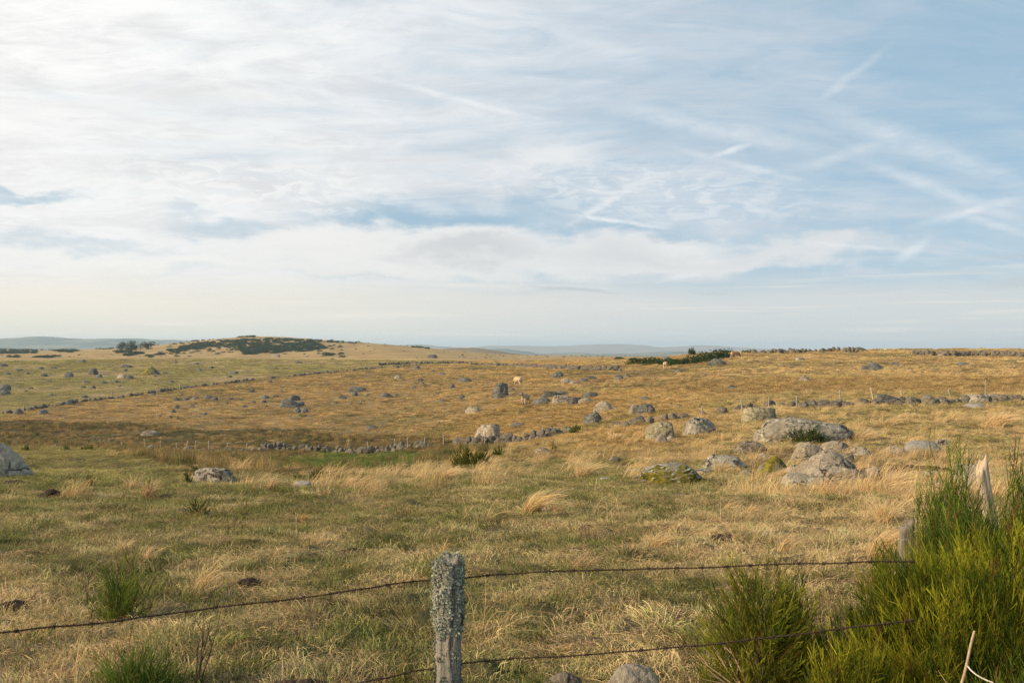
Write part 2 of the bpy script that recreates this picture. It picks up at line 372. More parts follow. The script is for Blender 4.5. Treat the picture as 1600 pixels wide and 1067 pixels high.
def cover(x, y, zn=None):
    zn = zn or zones(x, y); a, b, c, f = zn['a'], zn['b'], zn['c'], zn['f']; X, Y, d = zn['X'], zn['Y'], zn['d']
    def L(t, p, q): return p + (q - p) * t[:, None]
    n = len(np.atleast_1d(x)); one = np.ones((n, 1))
    # dry fraction of the near pasture: drier to the right, at lower left, and along its rim
    dry = 0.40 + 0.42 * a + 0.24 * b + 0.45 * f + 0.30 * sst(X, 850, 1300) * (d < 60) + 0.35 * sst(-X, -260, -20) * sst(d, 12, 7) - 0.10 * sst(d, 12, 20)
    turf = L(sst(a - b, -0.5, 0.5), GREEN, OLIVE)
    out = L(sst(dry, 0.15, 0.85), turf, L(sst(f + b, -0.5, 0.5), TAN, STRAW * 0.9))
    out = L(sst(0.8 * f - 0.5 * a + 0.4 * b, 0.22, 0.75) * 0.6, out, TAN * 0.72)
    out = L(sst(-0.7 * f + 0.6 * a - 0.5 * b, 0.35, 0.85) * 0.6, out, GREEN * 0.75)
    gold = L(sst(b + 0.6 * a, -0.7, 0.7), GOLD * 0.86, GOLD * 1.12); gold = L(sst(c + 0.7 * b + 0.5 * a, -0.05, 0.55) * 0.78, gold, OLIVE * 0.85); gold = L(sst(0.8 * b - 0.5 * c + 0.6 * a, 0.15, 0.7) * 0.65, gold, RUSHB * 1.2)
    gold = L(sst(X, 1000, 1200) * 0.25, gold, STRAW)
    t = sst(d, 26, 60); t = np.where(X > 900, sst(d, 24, 50), t)
    out = L(t, out, gold)
    lowright = sst(X, 1050, 1200) * sst(Y, 622, 632) * sst(d, 20, 26)
    out = L(lowright * 0.65, out, L(sst(a + b, -0.35, 0.5), OLIVE * 1.25, STRAW * 0.92))
    crop = ((d > 18) & (d < 40) & poly_mask(zn['X'] + 14 * b, zn['Y'] + 5 * f, [(1140, 716), (1230, 700), (1330, 700), (1520, 716), (1520, 742), (1380, 752), (1240, 756), (1150, 744)])).astype(float)
    out = L(crop * 0.7, out, L(sst(f + a, -0.3, 0.4), RUSHB * 0.9, TAN * 0.8))
    out = L(zn['meadow'] * 0.85, out, L(sst(a + 0.5 * b, -0.4, 0.6), OLIVE * 1.0, FIELD * 0.95))
    out = L(zn['dip'] * 0.92, out, L(sst(b + 0.7 * a + 0.5 * c, -0.5, 0.15), L(sst(a, -0.3, 0.3), RUSHG * 0.85, OLIVE * 0.6), L(sst(b - c, 0.0, 0.8), RUSHB, GOLD * 0.75)))
    out = L(zn['lush'] * 0.9, out, L(sst(a, -0.4, 0.6), LUSH, LUSH * 1.5))
    out = L(zn['band'] * 0.75, out, L(sst(b + a, -0.4, 0.5), RUSHB * 1.2, GOLD * 0.72))
    out = L(zn['field'], out, L(sst(b + 0.6 * a + c, -0.6, 0.7), FIELD * 0.85, L(sst(c, 0, 0.5), FIELD * 1.15, STRAW * 0.85)))
    out = L(zn['far'], out, L(sst(c + b * 0.6, -0.5, 0.5), MOOR * 0.8, MOOR * 1.1))
    return np.clip(out * (1.15 + 0.10 * sst(d, 30, 120))[:, None], 0.01, 0.85)

# ---------------------------------------------------------------- materials
def mat(name):
    m = bpy.data.materials.new(name); m.use_nodes = True; m.node_tree.nodes.clear()
    g = G(m.node_tree); out = g.n('ShaderNodeOutputMaterial')
    return m, g, out
def principled(g, out, col, rough=0.9, bump=None, spec=0.2, bd=0.02):
    p = g.n('ShaderNodeBsdfPrincipled'); g.put(p.inputs['Base Color'], col); g.put(p.inputs['Roughness'], rough)
    p.inputs['Specular IOR Level'].default_value = spec
    if bump is not None:
        bn = g.n('ShaderNodeBump'); bn.inputs['Strength'].default_value = 1.0; bn.inputs['Distance'].default_value = bd
        g.put(bn.inputs['Height'], bump); g.put(p.inputs['Normal'], bn.outputs[0])
    g.nt.links.new(p.outputs[0], out.inputs[0]); return p
def ground_mat():
    m, g, out = mat("pasture soil and thatch")
    at_ = g.n('ShaderNodeAttribute', attribute_name="col").outputs['Color']
    co = g.n('ShaderNodeNewGeometry').outputs['Position']
    a = g.noise(co, 7.0, 6, 0.65); b = g.noise(g.mapping(co, scale=(1, 1.4, 1)), 1.1, 6, 0.6); c = g.noise(co, 0.22, 6, 0.65)
    col = g.mix(g.ramp(a, 0.3, 0.72), g.mix(1.0, at_, (0.62, 0.60, 0.56), 'MULTIPLY'), g.mix(1.0, at_, (1.25, 1.22, 1.15), 'MULTIPLY'))
    col = g.mix(g.ramp(b, 0.35, 0.66, 0.0, 0.55), col, g.mix(1.0, at_, (0.66, 0.66, 0.60), 'MULTIPLY'))
    col = g.mix(g.ramp(c, 0.4, 0.7, 0.0, 0.4), col, g.mix(1.0, at_, (1.18, 1.08, 0.95), 'MULTIPLY'))
    principled(g, out, col, 0.95, g.m('ADD', g.m('MULTIPLY', a, 0.6), g.m('MULTIPLY', b, 1.2)), 0.1, 0.10)
    return m
M_GROUND = ground_mat()
def plant_mat(name, inst=False, trans=0.30, mul=(1, 1, 1)):
    m, g, out = mat(name)
    c = g.n('ShaderNodeAttribute', attribute_name="col").outputs['Color']
    if inst:
        t = g.n('ShaderNodeAttribute', attribute_name="tint"); t.attribute_type = 'INSTANCER'
        c = g.mix(1.0, c, t.outputs['Color'], 'MULTIPLY')
    if mul != (1, 1, 1): c = g.mix(1.0, c, mul, 'MULTIPLY')
    d = g.n('ShaderNodeBsdfDiffuse'); g.put(d.inputs[0], c)
    tr = g.n('ShaderNodeBsdfTranslucent'); g.put(tr.inputs[0], c)
    mx = g.n('ShaderNodeMixShader'); mx.inputs[0].default_value = trans
    g.nt.links.new(d.outputs[0], mx.inputs[1]); g.nt.links.new(tr.outputs[0], mx.inputs[2])
    g.nt.links.new(mx.outputs[0], out.inputs[0]); return m
M_GRASS = plant_mat("grass blades", True)
M_TUFT = plant_mat("tuft blades", False)
M_BROOM = plant_mat("broom twigs", False, 0.32)

# ---------------------------------------------------------------- ground sheet
def ground():
    angs = np.concatenate([np.linspace(-math.pi, -0.62, 70)[:-1], np.linspace(-0.62, 0.62, 620), np.linspace(0.62, math.pi, 70)[1:-1]])
    rs = np.concatenate([[0.0], np.exp(np.linspace(math.log(0.5), math.log(2.5), 14))[:-1], np.exp(np.linspace(math.log(2.5), math.log(1500), 400)), [2000, 3000, 5000, 9000, 11600]])
    A, R = np.meshgrid(angs, rs[1:], indexing='ij'); na, nr = A.shape
    x = (R * np.sin(A)).ravel(); y = (R * np.cos(A)).ravel(); z = H(x, y)
    d = np.hypot(x, y)
    z = z + 0.022 * sst(d, 2, 5) * (1 - sst(d, 40, 90)) * fbm(x * 3.1, y * 3.1, None, 2)
    z = np.where(d > 2500, -42 + EYE, z)
    c = cover(x, y)
    c = c * np.where(d < 60, 0.26, np.where(d < 440, 0.40, 0.95))[:, None]       # soil under the turf, darkened further to paint shadowed gaps between tufts
    V = np.vstack([[[0, 0, float(H(0.01, 0.01))]], np.stack([x, y, z], 1)])
    c = np.vstack([c[:1], c])
    ia = np.arange(na); ja = np.arange(nr - 1); I, J = np.meshgrid(ia, ja, indexing='ij'); I2 = (I + 1) % na
    q = np.stack([1 + I * nr + J, 1 + I2 * nr + J, 1 + I2 * nr + J + 1, 1 + I * nr + J + 1], -1).reshape(-1, 4)[:, ::-1]
    cap = np.stack([np.zeros(na, int), 1 + ia * nr, 1 + ((ia + 1) % na) * nr, 1 + ((ia + 1) % na) * nr], 1)
    me = mesh_np("ground", V, q, M_GROUND, True, c)
    o = obj("ground", me); tag(o, kind='structure')
    return o
ground()

# ---------------------------------------------------------------- far ridges
def far_mat(name, c0, c1):
    m, g, out = mat(name)
    co = g.n('ShaderNodeNewGeometry').outputs['Position']
    n = g.noise(g.mapping(co, scale=(1, 1, 3)), 0.006, 6, 0.6)
    principled(g, out, g.mix(g.ramp(n, 0.42, 0.6), c0, c1), 1.0, None, 0.0); return m
M_HILLB = far_mat("far moor", (0.22, 0.16, 0.09), (0.30, 0.215, 0.115))
M_HILLG = far_mat("far woods and fields", (0.09, 0.11, 0.07), (0.22, 0.21, 0.13))
def ridge(d, pts, width, m, rough=0.25, base=-42.0, seed=0):
    xs = np.array([p[0] for p in pts], float); ys = np.array([p[1] for p in pts], float)
    X = np.linspace(xs[0], xs[-1], 260); Yc = _pchip(xs, ys, X)
    zc = (HY - Yc) / F * d
    zc = zc + rough / F * d * fbm(X * 0.05 + seed, X * 0 + seed, None, 4, 0.6)
    T = np.linspace(-1, 1, 25); prof = np.cos(T * math.pi / 2) ** 1.3
    V = []
    for i in range(len(X)):
        dd = d + T * width; x = (X[i] - CX) / F * d + 0 * T
        z = base + (zc[i] - base) * prof * (1 + 0.10 * (1 - prof) * fbm(x / 300 + T * 3, T * 4 + X[i] * 0.02 + seed))
        V.append(np.stack([x, dd, z + EYE], 1))
    V = np.array(V); nx, nt = V.shape[:2]
    I, J = np.meshgrid(np.arange(nx - 1), np.arange(nt - 1), indexing='ij')
    q = np.stack([I * nt + J, (I + 1) * nt + J, (I + 1) * nt + J + 1, I * nt + J + 1], -1).reshape(-1, 4)
    o = obj("hills", mesh_np("hills", V.reshape(-1, 3), q, m)); tag(o, kind='structure')
ridge(5600, [(-700, 536), (-300, 528), (-100, 531), (0, 530), (40, 528), (75, 526.5), (110, 529), (150, 530), (200, 529), (240, 530.5), (290, 532), (360, 534), (480, 541), (560, 552)], 1200, M_HILLG, 1.5, seed=2)
ridge(7600, [(560, 552), (610, 542), (650, 538), (690, 541), (740, 544), (800, 552)], 1200, M_HILLB, 0.6, seed=3)
ridge(9800, [(660, 556), (720, 545), (770, 540), (820, 540), (860, 541), (905, 539), (960, 537.5), (1000, 539), (1030, 542.5), (1070, 541), (1100, 539.5), (1140, 542), (1190, 545), (1260, 550), (1340, 560)], 1600, M_HILLB, 0.5, seed=4)
ridge(5200, [(700, 558), (750, 549), (785, 545), (815, 548), (850, 553), (900, 551), (940, 553), (1000, 552), (1060, 549), (1130, 551), (1200, 556)], 900, M_HILLG, 0.9, seed=5)
ridge(2000, [(620, 560), (665, 549), (700, 544.6), (735, 543.3), (765, 546), (800, 551.5), (850, 558)], 500, M_HILLB, 0.2, seed=6)

# ---------------------------------------------------------------- the air
def haze():
    bm = bmesh.new(); bmesh.ops.create_cube(bm, size=1.0)
    me = bpy.data.meshes.new("haze"); bm.to_mesh(me); bm.free()
    m, g, out = mat("hazy air")
    v = g.n('ShaderNodeVolumePrincipled'); v.inputs['Color'].default_value = (0.55, 0.755, 1.0, 1)
    v.inputs['Density'].default_value = HAZE_DENSITY; v.inputs['Anisotropy'].default_value = 0.1
    g.nt.links.new(v.outputs[0], out.inputs['Volume'])
    me.materials.append(m)
    o = obj("haze", me); z0, z1 = -46.0, 71.0
    o.scale = (23500, 23500, z1 - z0); o.location = (0, 0, (z0 + z1) / 2)
    tag(o, kind='stuff')
HAZE_DENSITY = 1.3e-4
haze()

# ---------------------------------------------------------------- blades
def ribbons(base, tip, ctrl, w0, w1, K, side=None):
    """N curved ribbons (quadratic curves base-ctrl-tip), K segments each -> verts, quads"""
    N = len(base); t = np.linspace(0, 1, K + 1)[None, :, None]
    P = (1 - t)**2 * base[:, None] + 2 * t * (1 - t) * ctrl[:, None] + t**2 * tip[:, None]
    if side is None:
        d = tip - base; r = rng.normal(size=(N, 3)) * np.array((1, 1, 0.25)); side = np.cross(d, r)
        side /= np.linalg.norm(side, axis=1)[:, None] + 1e-9
    w = (np.asarray(w0).reshape(-1, 1) * (1 - t[..., 0]) + np.asarray(w1).reshape(-1, 1) * t[..., 0])[..., None] * 0.5
    V = np.stack([P - side[:, None] * w, P + side[:, None] * w], 2).reshape(-1, 3)
    b = (np.arange(N) * (K + 1) * 2)[:, None] + (np.arange(K) * 2)[None]
    Q = np.stack([b, b + 1, b + 3, b + 2], -1).reshape(-1, 4)
    return V, Q, np.broadcast_to(t[..., 0], (N, K + 1))
def clump(name, N, rad, h0, h1, lean, w, K, droop=0.5, wind=(0, 0), flat=0.0, var=0.25, low=(0.62, 0.66, 0.58), m=None, green=0.0, cup=0.0):
    """one tuft of N blades; colours are relative (the tint of the place multiplies them)"""
    a = rng.uniform(0, 2 * np.pi, N); r = rad * np.sqrt(rng.uniform(0, 1, N))
    base = np.stack([r * np.cos(a), r * np.sin(a), np.full(N, -0.02)], 1)
    h = rng.uniform(h0, h1, N) * (1 - cup * (r / rad)**2); la = rng.uniform(0, 2 * np.pi, N); ln = h * lean * rng.uniform(0.2, 1.3, N)
    dx = np.cos(la) * ln + wind[0] * h + cup * base[:, 0] * 0.8; dy = np.sin(la) * ln + wind[1] * h + cup * base[:, 1] * 0.8
    hz = h * (1 - flat * rng.uniform(0.4, 1.0, N))
    tip = base + np.stack([dx, dy, hz * (1 - droop * rng.uniform(0, 0.8, N))], 1)
    ctrl = base + np.stack([dx * 0.25, dy * 0.25, hz * 0.75], 1)
    V, Q, t = ribbons(base, tip, ctrl, w * rng.uniform(0.7, 1.3, N), w * 0.25, K)
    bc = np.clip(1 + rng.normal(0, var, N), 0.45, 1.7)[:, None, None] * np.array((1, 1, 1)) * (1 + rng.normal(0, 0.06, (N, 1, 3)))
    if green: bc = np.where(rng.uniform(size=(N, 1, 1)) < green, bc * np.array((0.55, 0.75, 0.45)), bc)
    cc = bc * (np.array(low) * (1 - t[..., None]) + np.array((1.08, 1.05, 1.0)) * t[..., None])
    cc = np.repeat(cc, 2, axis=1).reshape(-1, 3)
    return bpy.data.objects.new(name, mesh_np(name, V, Q, m or M_GRASS, False, cc))

def scatter_group():
    ng = bpy.data.node_groups.new("scatter", 'GeometryNodeTree')
    ng.interface.new_socket("Geometry", in_out='INPUT', socket_type='NodeSocketGeometry')
    s = ng.interface.new_socket("Kinds", in_out='INPUT', socket_type='NodeSocketCollection')
    ng.interface.new_socket("Geometry", in_out='OUTPUT', socket_type='NodeSocketGeometry')
    gi = ng.nodes.new('NodeGroupInput'); go = ng.nodes.new('NodeGroupOutput')
    ci = ng.nodes.new('GeometryNodeCollectionInfo'); ci.inputs['Separate Children'].default_value = True; ci.inputs['Reset Children'].default_value = True
    ip = ng.nodes.new('GeometryNodeInstanceOnPoints'); ip.inputs['Pick Instance'].default_value = True
    def na(nm, ty):
        n = ng.nodes.new('GeometryNodeInputNamedAttribute'); n.data_type = ty; n.inputs[0].default_value = nm; return n.outputs[0]
    L = ng.links.new
    L(gi.outputs[0], ip.inputs['Points']); L(gi.outputs[1], ci.inputs[0]); L(ci.outputs[0], ip.inputs['Instance'])
    L(na("pick", 'INT'), ip.inputs['Instance Index']); L(na("rot", 'FLOAT_VECTOR'), ip.inputs['Rotation']); L(na("scl", 'FLOAT_VECTOR'), ip.inputs['Scale'])
    L(ip.outputs[0], go.inputs[0])
    return ng, s.identifier
NG, NG_ID = scatter_group()
def scatter(name, kinds, P, rot, scl, tint, parent=None, label=None):
    c = bpy.data.collections.new(name + " kinds")
    for k in kinds: c.objects.link(k)
    n = len(P); me = bpy.data.meshes.new(name); me.vertices.add(n); me.vertices.foreach_set("co", np.asarray(P, np.float32).ravel())
    a = me.attributes.new("pick", 'INT', 'POINT'); a.data.foreach_set("value", rng.integers(0, len(kinds), n).astype(np.int32))
    a = me.attributes.new("rot", 'FLOAT_VECTOR', 'POINT'); a.data.foreach_set("vector", np.asarray(rot, np.float32).ravel())
    a = me.attributes.new("scl", 'FLOAT_VECTOR', 'POINT'); a.data.foreach_set("vector", np.asarray(scl, np.float32).ravel())
    a = me.attributes.new("tint", 'FLOAT_COLOR', 'POINT'); t = np.ones((n, 4), np.float32); t[:, :3] = tint; a.data.foreach_set("color", t.ravel())
    o = obj(name, me, parent); md = o.modifiers.new("scatter", 'NODES'); md.node_group = NG; md[NG_ID] = c
    if parent is None: tag(o, kind='stuff', label=label, cat='grass')
    else: tag(o, kind='stuff')
    return o
def wedge(n, d0, d1, half=0.60, power=2.0):
    """points on the ground in front, evenly dense per area (power 2) or denser close by (power < 2)"""
    a = rng.uniform(-half, half, n); u = rng.uniform(0, 1, n)
    r = (d0**power + u * (d1**power - d0**power))**(1 / power)
    return r * np.sin(a), r * np.cos(a)
def zrot(n, tilt=0.12):
    return np.stack([rng.normal(0, tilt, n), rng.normal(0, tilt, n), rng.uniform(0, 2 * np.pi, n)], 1)
def uni(s, sz=None):
    r = np.stack([s, s, s if sz is None else sz], 1); return r
def tints(x, y, v=0.16, zn=None, hue=0.035):
    c = cover(x, y, zn); n = len(c)
    return np.clip(c * np.clip(1 + rng.normal(0, v, (n, 1)), 0.5, 1.6) * (1 + rng.normal(0, hue, (n, 3))), 0.01, 0.9)

def grasses():
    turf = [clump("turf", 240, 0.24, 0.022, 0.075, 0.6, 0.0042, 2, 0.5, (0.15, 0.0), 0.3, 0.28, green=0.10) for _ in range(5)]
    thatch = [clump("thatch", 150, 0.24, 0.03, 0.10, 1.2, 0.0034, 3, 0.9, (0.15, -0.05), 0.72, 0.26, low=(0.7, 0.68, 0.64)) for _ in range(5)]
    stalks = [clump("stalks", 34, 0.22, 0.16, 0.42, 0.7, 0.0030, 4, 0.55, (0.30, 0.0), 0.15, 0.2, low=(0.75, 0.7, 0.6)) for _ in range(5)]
    # near pasture
    x, y = wedge(15000, 2.3, 32, 0.62, 1.55); zn = zones(x, y)
    d = np.hypot(x, y); s = rng.uniform(0.75, 1.35, len(x)) * (1 + 0.5 * sst(d, 8, 30))
    scatter("turf_grass", turf, np.stack([x, y, H(x, y)], 1), zrot(len(x)), uni(s, s * rng.uniform(0.6, 1.4, len(x))), tints(x, y, 0.24, zn), label="short green and straw pasture turf")
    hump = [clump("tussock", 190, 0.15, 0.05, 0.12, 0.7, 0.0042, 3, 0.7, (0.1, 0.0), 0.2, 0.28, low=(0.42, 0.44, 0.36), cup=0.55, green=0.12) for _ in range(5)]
    x, y = wedge(5200, 2.5, 36, 0.62, 1.6); zn = zones(x, y); s = rng.uniform(0.6, 1.5, len(x)) * (1 + 0.3 * sst(zn['d'], 8, 30))
    t = tints(x, y, 0.30, zn); k = rng.uniform(size=(len(x), 1)); t = np.where(k < 0.18, t * 0.3 + TAN * 0.75, np.where(k > 0.86, GREEN * 0.9, np.where(k > 0.70, t * np.array((0.48, 0.50, 0.42)), t)))
    scatter("tussock_grass", hump, np.stack([x, y, H(x, y) - 0.01], 1), zrot(len(x), 0.15), uni(s, s * rng.uniform(0.6, 1.2, len(x))), t, label="low grazed tussocks making the pasture lumpy")
    x, y = wedge(10000, 2.3, 34, 0.62, 1.6); zn = zones(x, y)
    c = cover(x, y, zn); dry = c[:, 0] / (c[:, 1] + 1e-6)
    k = rng.uniform(size=len(x)) < sst(dry + 0.25 * zn['f'], 1.02, 1.45) * 0.75 + 0.03
    x, y = x[k], y[k]; d = np.hypot(x, y); s = rng.uniform(0.7, 1.4, len(x)) * (1 + 0.4 * sst(d, 8, 30))
    zn = {q: v[k] for q, v in zn.items()}
    t = tints(x, y, 0.15, zn); mixk = rng.uniform(0.35, 0.95, (len(x), 1)); t = t * (1 - mixk) + mixk * (TAN * 1.15 + (STRAW - TAN) * rng.uniform(0, 1, (len(x), 1)))
    scatter("thatch_grass", thatch, np.stack([x, y, H(x, y)], 1), zrot(len(x), 0.1), uni(s, s * rng.uniform(0.6, 1.2, len(x))), t, label="matted dry grass lying over the turf")
    x, y = wedge(3000, 3.0, 45, 0.62, 1.6); zn = zones(x, y)
    k = rng.uniform(size=len(x)) < sst(zn['b'] + 0.7 * zn['f'] + 0.6 * sst(zn['X'], 750, 1300) + 0.3 * sst(zn['d'], 14, 30), 0.30, 1.15) * 0.8 + 0.015
    x, y = x[k], y[k]; s = rng.uniform(0.6, 1.3, len(x)); n = len(x)
    scatter("dry_grass", stalks, np.stack([x, y, H(x, y)], 1), np.stack([rng.normal(0, .1, n), rng.normal(0, .1, n), rng.normal(0, .6, n)], 1), uni(s), STRAW * rng.uniform(0.85, 1.2, (n, 1)), label="thin pale seeding stalks leaning in the wind")
    # middle distance
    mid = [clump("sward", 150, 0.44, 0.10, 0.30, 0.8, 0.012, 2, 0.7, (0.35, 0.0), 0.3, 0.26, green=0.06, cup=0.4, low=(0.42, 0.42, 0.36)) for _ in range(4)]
    x, y = wedge(26000, 28, 125, 0.58, 1.75); zn = zones(x, y); d = np.hypot(x, y)
    s = rng.uniform(0.7, 1.35, len(x)) * (0.75 + 0.6 * sst(d, 30, 120))
    hh = s * rng.uniform(0.5, 1.25, len(x)) * (1 - 0.5 * zn['meadow']) * (1 - 0.75 * zn['lush'])
    scatter("moor_grass", mid, np.stack([x, y, H(x, y)], 1), zrot(len(x)), uni(s, hh), tints(x, y, 0.24, zn), label="rough moor grass over the middle slopes")
    straw = [clump("straw", 110, 0.30, 0.22, 0.55, 0.35, 0.009, 3, 0.5, (0.42, 0.0), 0.1, 0.2, low=(0.72, 0.66, 0.55)) for _ in range(4)]
    x, y = wedge(15000, 17, 150, 0.58, 1.6); zn = zones(x, y)
    pat = sst(zn['a'] * 0.8 + zn['b'] + 0.5 * zn['f'] + 0.25 * sst(zn['X'], 700, 1100), 0.38, 0.85) * (1 - zn['meadow']) * (1 - zn['lush']) * (1 - 0.85 * zn['dip']) * (1 - 0.6 * zn['band'])
    k = rng.uniform(size=len(x)) < pat * 0.95 + 0.012 * (1 - zn['lush'])
    x, y = x[k], y[k]; zn = {q: v[k] for q, v in zn.items()}; n = len(x); s = rng.uniform(0.55, 1.25, n)
    t = tints(x, y, 0.1, zn); t = 0.25 * t + 0.75 * (STRAW * rng.uniform(0.95, 1.25, (n, 1)) + (GOLD - STRAW) * 0.3)
    scatter("straw_grass", straw, np.stack([x, y, H(x, y)], 1), np.stack([rng.normal(0, .1, n), rng.normal(0, .1, n), rng.normal(0, .5, n)], 1), uni(s, s * rng.uniform(0.7, 1.1, n)), t, label="pale straw grass leaning to the right")
    # rushes in the wet ground
    rush = [clump("rush", 90, 0.34, 0.32, 0.75, 0.22, 0.012, 3, 0.3, (0.08, 0), 0.05, 0.3, low=(0.6, 0.72, 0.5)) for _ in range(4)]
    x, y = wedge(60000, 40, 185, 0.55, 2.0); zn = zones(x, y)
    pat = np.maximum(zn['dip'] * (1 - 0.96 * zn['lush']) * sst(zn['b'] + 0.8 * zn['a'] + 0.6 * zn['c'], -0.30, 0.35), zn['band'] * 0.8 * sst(zn['b'] + 0.6 * zn['a'], -0.3, 0.4))
    k = rng.uniform(size=len(x)) < pat * 0.5
    x, y = x[k], y[k]; zn = {q: v[k] for q, v in zn.items()}; n = len(x); s = rng.uniform(0.5, 1.2, n) * (1 - 0.35 * zn['band'])
    t = (RUSHG * 1.1) + ((RUSHB * 1.25) - (RUSHG * 1.1)) * (sst(zn['b'] + rng.normal(0, 0.35, n), -0.4, 0.4))[:, None]; t = t * (1 - zn['band'][:, None]) + zn['band'][:, None] * (RUSHB * 1.35 + (GOLD * 0.8 - RUSHB * 1.35) * rng.uniform(0, 1, (n, 1)))
    scatter("rushes", rush, np.stack([x, y, H(x, y)], 1), zrot(n, 0.08), uni(s, s * rng.uniform(0.7, 1.1, n)), t * rng.uniform(0.5, 1.6, (n, 1)) * (1 + 0.35 * np.clip(zn['a'], -1, 1))[:, None], label="brown and dark green rushes in the wet hollow")
    # far slopes
    far = [clump("tussocks", 110, 0.95, 0.15, 0.46, 0.7, 0.036, 2, 0.6, (0.35, 0), 0.3, 0.26, cup=0.45, low=(0.42, 0.42, 0.36)) for _ in range(4)]
    x, y = wedge(34000, 112, 430, 0.54, 1.9); zn = zones(x, y); d = np.hypot(x, y); n = len(x)
    s = rng.uniform(0.7, 1.4, n) * (0.8 + 0.4 * sst(d, 120, 400))
    scatter("hill_grass", far, np.stack([x, y, H(x, y)], 1), zrot(n, 0.08), uni(s, s * rng.uniform(0.5, 1.4, n) * (1 - 0.45 * zn['field'])), tints(x, y, 0.28, zn), label="tussocky grass on the far slopes")
grasses()

# ---------------------------------------------------------------- dark scrub far off (one mass nobody could count)
def leaf_blob(name, N, rx, rz, leaf, m, c0, c1, hollow=0.35, seed=0):
    """a shrub or crown of N leaf clusters filling a lumpy volume"""
    d = rng.normal(size=(N, 3)); d /= np.linalg.norm(d, axis=1)[:, None]; d[:, 2] = np.abs(d[:, 2]) * np.where(rng.uniform(size=N) < 0.75, 1, -0.35)
    lump = 1 + 0.28 * fbm(d[:, 0] * 2.2 + seed, d[:, 1] * 2.2, d[:, 2] * 2.2, 3)
    r = (hollow + (1 - hollow) * rng.uniform(0, 1, N) ** 0.5) * lump
    c = d * r[:, None] * np.array((rx, rx, rz))
    nrm = d + rng.normal(0, 0.6, (N, 3)); nrm /= np.linalg.norm(nrm, axis=1)[:, None]
    u = np.cross(nrm, rng.normal(size=(N, 3))); u /= np.linalg.norm(u, axis=1)[:, None]; v = np.cross(nrm, u)
    s = leaf * rng.uniform(0.6, 1.3, N)[:, None]
    V = np.stack([c - u * s, c - v * s * 0.6, c + u * s, c + v * s * 0.6], 1).reshape(-1, 3)
    Q = np.arange(4 * N).reshape(-1, 4)
    k = rng.uniform(0, 1, (N, 1)); cc = np.repeat(np.array(c0) * (1 - k) + np.array(c1) * k, 4, axis=0)
    return mesh_np(name, V, Q, m, False, cc)
M_LEAF_I = plant_mat("scrub leaves", True, 0.25)
M_LEAF = plant_mat("crown leaves", False, 0.25)
def scrub():
    kinds = [bpy.data.objects.new("scrub", leaf_blob("scrub", 170, 1.5, 1.15, 0.20, M_LEAF_I, (0.7, 0.7, 0.7), (1.3, 1.3, 1.2), seed=i * 3.1)) for i in range(4)]
    areas = [([(262, 548), (285, 541), (320, 534), (370, 530.5), (430, 529), (470, 530), (492, 535), (508, 541), (480, 545), (455, 549), (420, 549), (395, 545), (340, 541), (300, 546), (270, 552)], 950),
             ([(370, 545), (430, 545), (450, 549), (420, 553), (385, 554)], 220), ([(440, 547), (500, 541), (512, 544), (470, 550)], 130),
             ([(-40, 543), (40, 543), (59, 546), (58, 552), (0, 553), (-40, 552)], 480), ([(78, 546), (105, 544), (128, 548), (110, 551), (82, 549)], 110), ([(60, 557), (100, 556), (78, 559), (50, 559)], 40), ([(10, 558), (28, 556), (30, 559)], 14),
             ([(178, 549), (205, 548), (205, 551), (180, 552)], 45), ([(190, 554), (215, 549), (225, 552), (200, 557)], 50), ([(226, 556), (240, 556), (236, 559)], 10), ([(300, 530), (330, 528), (340, 526), (300, 532)], 24), ([(370, 524), (398, 524), (396, 527), (372, 526)], 30), ([(480, 531), (560, 535), (558, 537), (482, 533.5)], 60),
             ([(505, 553), (525, 552), (520, 556), (506, 556)], 16), ([(530, 553), (537, 552), (537, 555)], 4), ([(640, 540), (672, 543), (668, 545), (645, 543)], 30), ([(150, 543), (178, 544), (178, 546), (150, 546)], 16), ([(60, 543.5), (110, 543), (110, 545), (62, 545)], 18), ([(240, 552), (262, 551), (258, 555), (242, 555)], 12)]
    PX, PY = [], []
    for poly, n in areas:
        xs = [p[0] for p in poly]; ys = [p[1] for p in poly]; got = 0
        while got < n:
            X = rng.uniform(min(xs), max(xs), 400); Y = rng.uniform(min(ys), max(ys), 400); k = poly_mask(X, Y, poly)
            if n > 60: k &= fbm(X * 0.06, Y * 0.3, None, 3) > -0.22
            X, Y = X[k][:n - got], Y[k][:n - got]; PX += list(X); PY += list(Y); got += len(X)
            if not len(X): break
    for _ in range(260):      # stragglers round the big patch
        q = rng.uniform(0, 1); PX.append(255 + 275 * q + rng.normal(0, 8)); PY.append(np.interp(q, [0, .3, .6, 1], [548, 541, 540, 545]) + rng.normal(0, 5.5))
    # stray dots of heather and gorse over the far moor
    for (x0, x1, y0, y1, n) in ((0, 300, 545, 558, 60), (300, 640, 530, 556, 50), (640, 1040, 548, 560, 70)):
        PX += list(rng.uniform(x0, x1, n)); PY += list(rng.uniform(y0, y1, n))
    P = at_many(PX, PY); n = len(P); s = rng.uniform(0.5, 1.25, n); s[-180:] *= 0.42
    sd = np.array([(0.042, 0.064, 0.032)]) * rng.uniform(0.7, 1.5, (n, 1)) * (1 + rng.normal(0, 0.08, (n, 3)))
    sd[-180:] = sd[-180:] * 0.5 + np.array((0.10, 0.08, 0.04)) * 0.5
    scatter("hill_scrub", kinds, P, zrot(n, 0.05), np.stack([s * 1.3, s * 1.3, s], 1), sd, label="dark scrub spread over the far hill and plain")
scrub()

